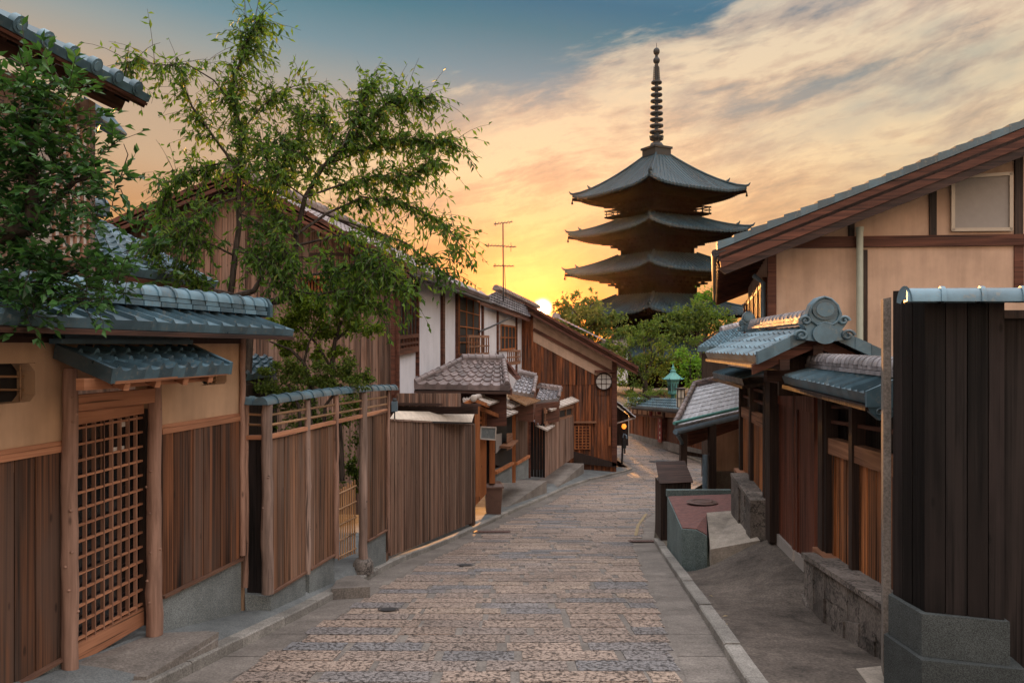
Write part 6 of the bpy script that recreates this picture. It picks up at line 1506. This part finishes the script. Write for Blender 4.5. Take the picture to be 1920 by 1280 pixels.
# cherry tree over the garden wall
CYr = 10.0
br = [([(428, 640), (432, 556), (441, 480), (449, 420), (447, 360), (451, 300), (451, 245), (441, 200), (436, 160), (452, 110), (468, 62), (486, 30)], .045, .008),
      ([(448, 330, 0), (424, 288, -.1), (397, 252, -.2), (360, 200, -.3), (345, 160, -.4), (338, 125, -.4)], .022, .006),
      ([(441, 200), (400, 150, -.3), (350, 120, -.5), (300, 123, -.6), (262, 112, -.7), (240, 118, -.8), (228, 150, -.8)], .010, .003),
      ([(451, 300), (395, 310, .2), (350, 330, .3), (318, 352, .3), (300, 392, .3)], .014, .004),
      ([(451, 250), (490, 200, .2), (520, 180, .3), (550, 162, .3), (575, 158, .3), (592, 172, .3)], .012, .003),
      ([(449, 400), (500, 350, .3), (540, 300, .4), (566, 240, .5), (568, 205, .5)], .018, .004),
      ([(441, 480), (390, 455, -.2), (345, 445, -.3), (300, 450, -.3), (280, 470, -.3)], .014, .004),
      ([(400, 548, -.2), (440, 556, -.1), (475, 546, 0), (492, 520, .1), (490, 480, .2)], .05, .018),
      ([(470, 590, .2), (488, 566, .2), (520, 565, .2), (545, 545, .2), (553, 500, .2), (556, 440, .2), (572, 370, .2), (606, 312, .2), (640, 278, .2), (690, 230, .3), (728, 190, .4), (765, 178, .4), (808, 184, .4)], .055, .006),
      ([(606, 312, .2), (660, 290, .3), (720, 262, .4), (780, 262, .4), (838, 262, .5), (850, 268, .5)], .016, .004),
      ([(572, 370), (630, 350, .2), (700, 330, .3), (770, 330, .4), (820, 300, .5)], .016, .004),
      ([(556, 440), (610, 402, .2), (680, 370, .3), (750, 378, .4), (810, 405, .5), (850, 440, .5), (878, 482, .5)], .02, .004),
      ([(610, 402, .2), (690, 430, .2), (760, 455, .3), (815, 500, .3), (850, 520, .3)], .014, .004),
      ([(556, 460), (640, 440, -.2), (700, 475, -.4), (740, 515, -.5), (762, 545, -.5)], .016, .004),
      ([(553, 520), (620, 510, -.2), (680, 490, -.3), (730, 520, -.4)], .018, .004),
      ([(545, 545), (600, 552, -.2), (650, 540, -.3), (685, 552, -.3), (710, 580, -.3)], .016, .004),
      ([(640, 278), (660, 235, .2), (690, 175, .3), (705, 150, .3)], .012, .003),
      ([(640, 278), (610, 235, .2), (600, 215, .2)], .01, .003),
      ([(449, 400), (490, 420, -.2), (520, 450, -.3), (548, 490, -.3)], .012, .004), ([(447, 370), (410, 380, -.2), (372, 405, -.3), (345, 440, -.3)], .012, .004),
      ([(441, 470), (480, 480, -.3), (515, 500, -.3), (530, 530, -.3)], .012, .004), ([(572, 370), (530, 340, -.2), (500, 300, -.3), (490, 270, -.3)], .012, .004),
      ([(556, 440), (520, 400, .3), (500, 360, .3)], .01, .004), ([(606, 312, .2), (560, 290, .3), (530, 260, .3)], .01, .004), ([(430, 560), (380, 530, -.2), (330, 500, -.3)], .012, .004)]
ct_ = thing('cherry_tree', 'slender cherry tree with drooping leaves rising over the garden wall, against the sky', 'tree', P(440, 648, CYr)-UP*2.7)
lines = [(px_(l, CYr), a, b) for l, a, b in br]
base = lines[0][0][0]; lines.append(([vz(base, -2.8)+Vector((.05, .1, 0)), base], .07, .047)); b2 = lines[8][0][0]; lines.append(([vz(b2, -2.8)+Vector((-.2, .1, 0)), b2], .075, .056))
trunk = trunkmb(lines); lm = MB()
for li, (l, r0, r1) in enumerate(lines[:-2]):
    dense = 2 if li in (0,) else 3
    start = {0: .42, 8: .45, 7: .8, 2: .45, 1: .3}.get(li, .22)
    cum = [0]
    for a, b in zip(l, l[1:]): cum.append(cum[-1]+(b-a).length)
    n = int(cum[-1]*(1-start)*(112 if li not in (1, 2, 4, 11, 12, 13, 15) else 62))
    for _ in range(n):
        t = lerp(start, 1, rnd.random()**.8)*cum[-1]
        for j in range(len(l)-1):
            if t <= cum[j+1]+1e-6: break
        p = lerp(l[j], l[j+1], (t-cum[j])/(cum[j+1]-cum[j])); d = (l[j+1]-l[j]).normalized()
        td = (d*.6+rv(.7)+UP*.1).normalized(); Lt = rnd.uniform(.12, .62); tw = [p]
        for s in range(4): td = (td-UP*.17).normalized(); tw.append(tw[-1]+td*Lt/4)
        trunk.tube(tw, [.004, .0035, .003, .0025, .002], 3, cap=False)
        for s in range(1, 5):
            for k in range(rnd.choice((1, 2, 2))):
                dd = (td*.35+rv(.5)-UP*.5); leaf(lm, lerp(tw[s-1], tw[s], rnd.random()), dd, rnd.uniform(.07, .125), rnd.uniform(.026, .042), (rv(.8)+Vector((0, -1, .3))).normalized(), .18)
trunk.build('trunk', M['bark'], ct_); lm.build('crown', M['leaf_cherry'], ct_)
# maple below it, in the garden
mt = thing('maple_tree', 'fresh green garden maple with fine leaves, between cherry tree and log fence', 'tree', (P(640, 690, 10.8).x, 10.8, -2.9))
lines = [(px_([(640, 900), (632, 760), (622, 690), (628, 640), (640, 600)], 10.8), .05, .02), (px_([(622, 690), (590, 640), (560, 610), (540, 600)], 10.8), .022, .006), (px_([(628, 640), (670, 600), (690, 560)], 10.8), .02, .006), (px_([(600, 900), (585, 720), (570, 680), (545, 655), (505, 640)], 10.6), .04, .01), (px_([(570, 680), (580, 640), (600, 610)], 10.6), .02, .006)]
trunkmb(lines).build('trunk', M['bark'], mt); mb = MB()
clumps(mb, [(560, 590, 50, 30), (620, 580, 50, 36), (530, 620, 36, 24), (600, 625, 44, 24), (665, 570, 36, 30), (670, 610, 36, 24), (560, 560, 40, 24), (650, 540, 40, 30), (610, 660, 40, 16), (545, 650, 36, 14), (700, 620, 18, 16), (500, 610, 26, 16), (690, 540, 28, 26), (715, 530, 20, 22)], .065, .036, 60, 10.8, .3, .8); mb.build('crown', M['leaf_maple'], mt)
sb = thing('garden_shrub', 'rounded clipped shrubs in layers behind the tile capped log fence', 'shrub', (P(590, 720, 10.2).x, 10.2, -2.9))
mb = trunkmb([(px_([(570, 900), (560, 760), (540, 720)], 10.2), .03, .012), (px_([(600, 900), (610, 760), (640, 720)], 10.2), .03, .012), (px_([(590, 900), (580, 740), (575, 690)], 10.2), .03, .012)]); mb.build('trunk', M['bark'], sb)
mb = MB(); clumps(mb, [(510, 720, 46, 22), (560, 698, 50, 20), (620, 690, 50, 20), (590, 718, 60, 18), (660, 700, 34, 16), (500, 745, 40, 20, .4), (535, 690, 26, 18), (690, 710, 16, 12), (640, 720, 46, 14), (540, 745, 40, 30, .5), (660, 780, 30, 70, 1.2), (490, 790, 26, 46, .6), (580, 790, 50, 34, .3), (655, 880, 22, 50, 1.3)], .05, .032, 62, 10.2, 0.0, .6); mb.build('crown', M['leaf_mid'], sb)
# dark evergreen in the left foreground
et = thing('evergreen_tree', 'dense dark green broadleaf tree overhanging the tiled wall at the left edge', 'tree', Vector((-3.9, 4.6, -2.3)))
lines = [([Vector((-3.75, 4.7, -2.3)), Vector((-3.6, 4.7, -.4)), Vector((-3.3, 4.6, .5)), P(60, 420, 4.6)], .09, .05), (px_([(60, 420), (60, 300), (70, 200), (100, 150)], 4.6), .04, .008), (px_([(60, 420), (140, 340), (215, 320)], 4.6), .025, .006), (px_([(20, 540), (110, 520), (190, 490), (250, 490)], 4.7), .014, .004), (px_([(10, 520), (80, 560), (180, 560), (220, 560)], 4.6), .012, .004),
         (px_([(60, 160), (45, 120), (35, 85)], 4.6), .006, .002), (px_([(45, 125), (20, 110), (0, 112)], 4.6), .005, .002), (px_([(80, 150), (105, 120), (125, 128)], 4.6), .005, .002), (px_([(90, 160), (110, 145), (88, 108)], 4.6), .004, .002), (px_([(225, 335), (240, 290), (232, 270)], 4.6), .004, .002)]
trk = trunkmb(lines); mb = MB()
sprays(mb, trk, [(20, 190, 50, 50), (70, 165, 50, 34), (115, 195, 40, 34), (40, 250, 60, 50), (100, 255, 50, 44), (140, 235, 24, 26), (30, 330, 60, 50), (95, 330, 46, 46), (150, 330, 36, 46), (195, 295, 26, 20), (210, 350, 30, 22), (185, 385, 36, 20), (60, 395, 60, 40), (20, 430, 50, 44), (60, 450, 20, 40), (20, 510, 54, 44), (80, 500, 50, 30), (150, 505, 46, 26), (215, 475, 44, 24), (255, 490, 30, 18), (100, 545, 60, 28), (175, 550, 50, 26), (225, 540, 26, 22), (30, 575, 46, 26), (60, 585, 44, 16)], 4.6, .066, .036, 14)
trk.build('trunk', M['bark'], et)
mb.build('crown', M['leaf_dark'], et)
# trees beyond the bend
def far_tree(label, Y, trunk_px, cl, L, w, dens, mat, depth=1.0, droop=.1):
    o = thing('leafy_tree', label, 'tree', vz(P(trunk_px[0], 700, Y), gz(Y)-.2), 'trees beyond the bend'); b = P(trunk_px[0], trunk_px[1], Y); g0 = vz(b, gz(Y)-.3)
    ls = [([g0, lerp(g0, b, .6), b], .28*Y/60, .16*Y/60)]
    for c in cl[:7]: e = P(c[0], c[1], Y+(c[4] if len(c) > 4 else 0)); ls.append(([lerp(g0, b, rnd.uniform(.7, 1)), lerp(b, e, .5)+rv(.3)*Y/60, e], .1*Y/60, .03*Y/60))
    trunkmb(ls, 6).build('trunk', M['bark'], o); mb = MB(); clumps(mb, cl, L, w, dens, Y, droop, depth); mb.build('crown', mat, o); return o
far_tree('feathery tree lit orange from behind, right beside the setting sun', 75, (1090, 640), [(1065, 590, 32, 24), (1100, 585, 40, 28), (1075, 612, 44, 24), (1130, 590, 34, 26), (1160, 610, 24, 24), (1130, 600, 26, 20), (1060, 562, 10, 14), (1080, 558, 9, 16), (1104, 558, 8, 14), (1118, 564, 7, 12), (1090, 615, 50, 20), (1135, 625, 30, 20), (1045, 572, 9, 8), (1160, 635, 24, 20), (1050, 606, 24, 16)], .34, .2, 62, M['leaf_far'])
far_tree('broad mid green tree in front of the lowest pagoda roof', 64, (1210, 700), [(1180, 650, 34, 26), (1150, 640, 26, 22), (1205, 612, 26, 14), (1215, 632, 36, 22), (1255, 645, 34, 26), (1285, 660, 26, 24), (1200, 680, 44, 26), (1165, 690, 28, 30), (1240, 680, 40, 26), (1180, 720, 30, 26), (1215, 712, 32, 22), (1300, 640, 18, 16), (1185, 620, 14, 10), (1228, 612, 14, 10)], .24, .13, 66, M['leaf_mid'])
far_tree('darker spreading tree behind, between pagoda and beige house', 80, (1310, 640), [(1265, 600, 34, 24), (1300, 584, 42, 24), (1290, 604, 44, 20), (1340, 592, 36, 22), (1320, 615, 60, 22), (1270, 625, 40, 20), (1360, 615, 30, 24), (1240, 600, 16, 12)], .32, .2, 64, M['leaf_mid'])
far_tree('bright green leafy tree just right of the copper lantern', 50, (1300, 720), [(1295, 672, 26, 18), (1318, 680, 24, 20), (1285, 695, 24, 18), (1330, 700, 30, 18), (1305, 710, 34, 20), (1350, 705, 24, 12), (1275, 680, 14, 14)], .2, .12, 58, M['leaf_bright'])
far_tree('sunlit bushy tree top glimpsed under the beige house eave', 100, (1322, 600), [(1318, 550, 20, 16), (1335, 556, 16, 18), (1310, 565, 16, 12), (1330, 575, 24, 16)], .4, .25, 60, M['leaf_bright'])
far_tree('low spreading pine draped over the timber front roof', 52.5, (1225, 750), [(1190, 752, 24, 10), (1215, 742, 26, 14), (1240, 735, 22, 14), (1225, 755, 36, 10), (1255, 752, 20, 10), (1195, 738, 18, 12), (1175, 757, 12, 7)], .18, .05, 90, M['leaf_mid'])
far_tree('small yellowish shrub growing behind the silver shed roof', 40, (1325, 725), [(1318, 712, 16, 12), (1335, 702, 18, 12), (1352, 700, 18, 14), (1300, 722, 12, 8)], .16, .08, 60, M['leaf_maple'])
# distant wooded ground closing the view
mb = MB()
for i in range(60):
    a = lerp(-.75, .75, i/59); Yd = rnd.uniform(190, 230); cl = (CX+F*math.tan(a), 652, 60, 18); clumps(mb, [cl], 1.6, 1.0, 9, Yd, 0, .5)
o = mb.build('distant_wood', M['leaf_far'], origin=(0, 210, -8)); o['kind'] = 'stuff'
# ---------------------------------------------------------------- evening haze
hm = bpy.data.materials.new('haze_air'); hm.use_nodes = True; t = NT(hm.node_tree); t.n.clear()
pv = t.new('ShaderNodeVolumePrincipled'); pv.inputs['Color'].default_value = (.95, .84, .72, 1); pv.inputs['Density'].default_value = .00004; pv.inputs['Anisotropy'].default_value = .92
t.l.new(pv.outputs[0], t.new('ShaderNodeOutputMaterial').inputs['Volume'])
mb = MB(); x0, x1, y0, y1, z0, z1 = -252, 252, -62, 302, -10.5, 47
mb.prism([(x0, y0, z0), (x1, y0, z0), (x1, y1, z0), (x0, y1, z0)], (0, 0, z1-z0))
hz = mb.build('haze', hm, kind='stuff'); 

import bmesh
bmm = bmesh.new(); bmm.from_mesh(hz.data); bmesh.ops.recalc_face_normals(bmm, faces=bmm.faces); bmm.to_mesh(hz.data); bmm.free()
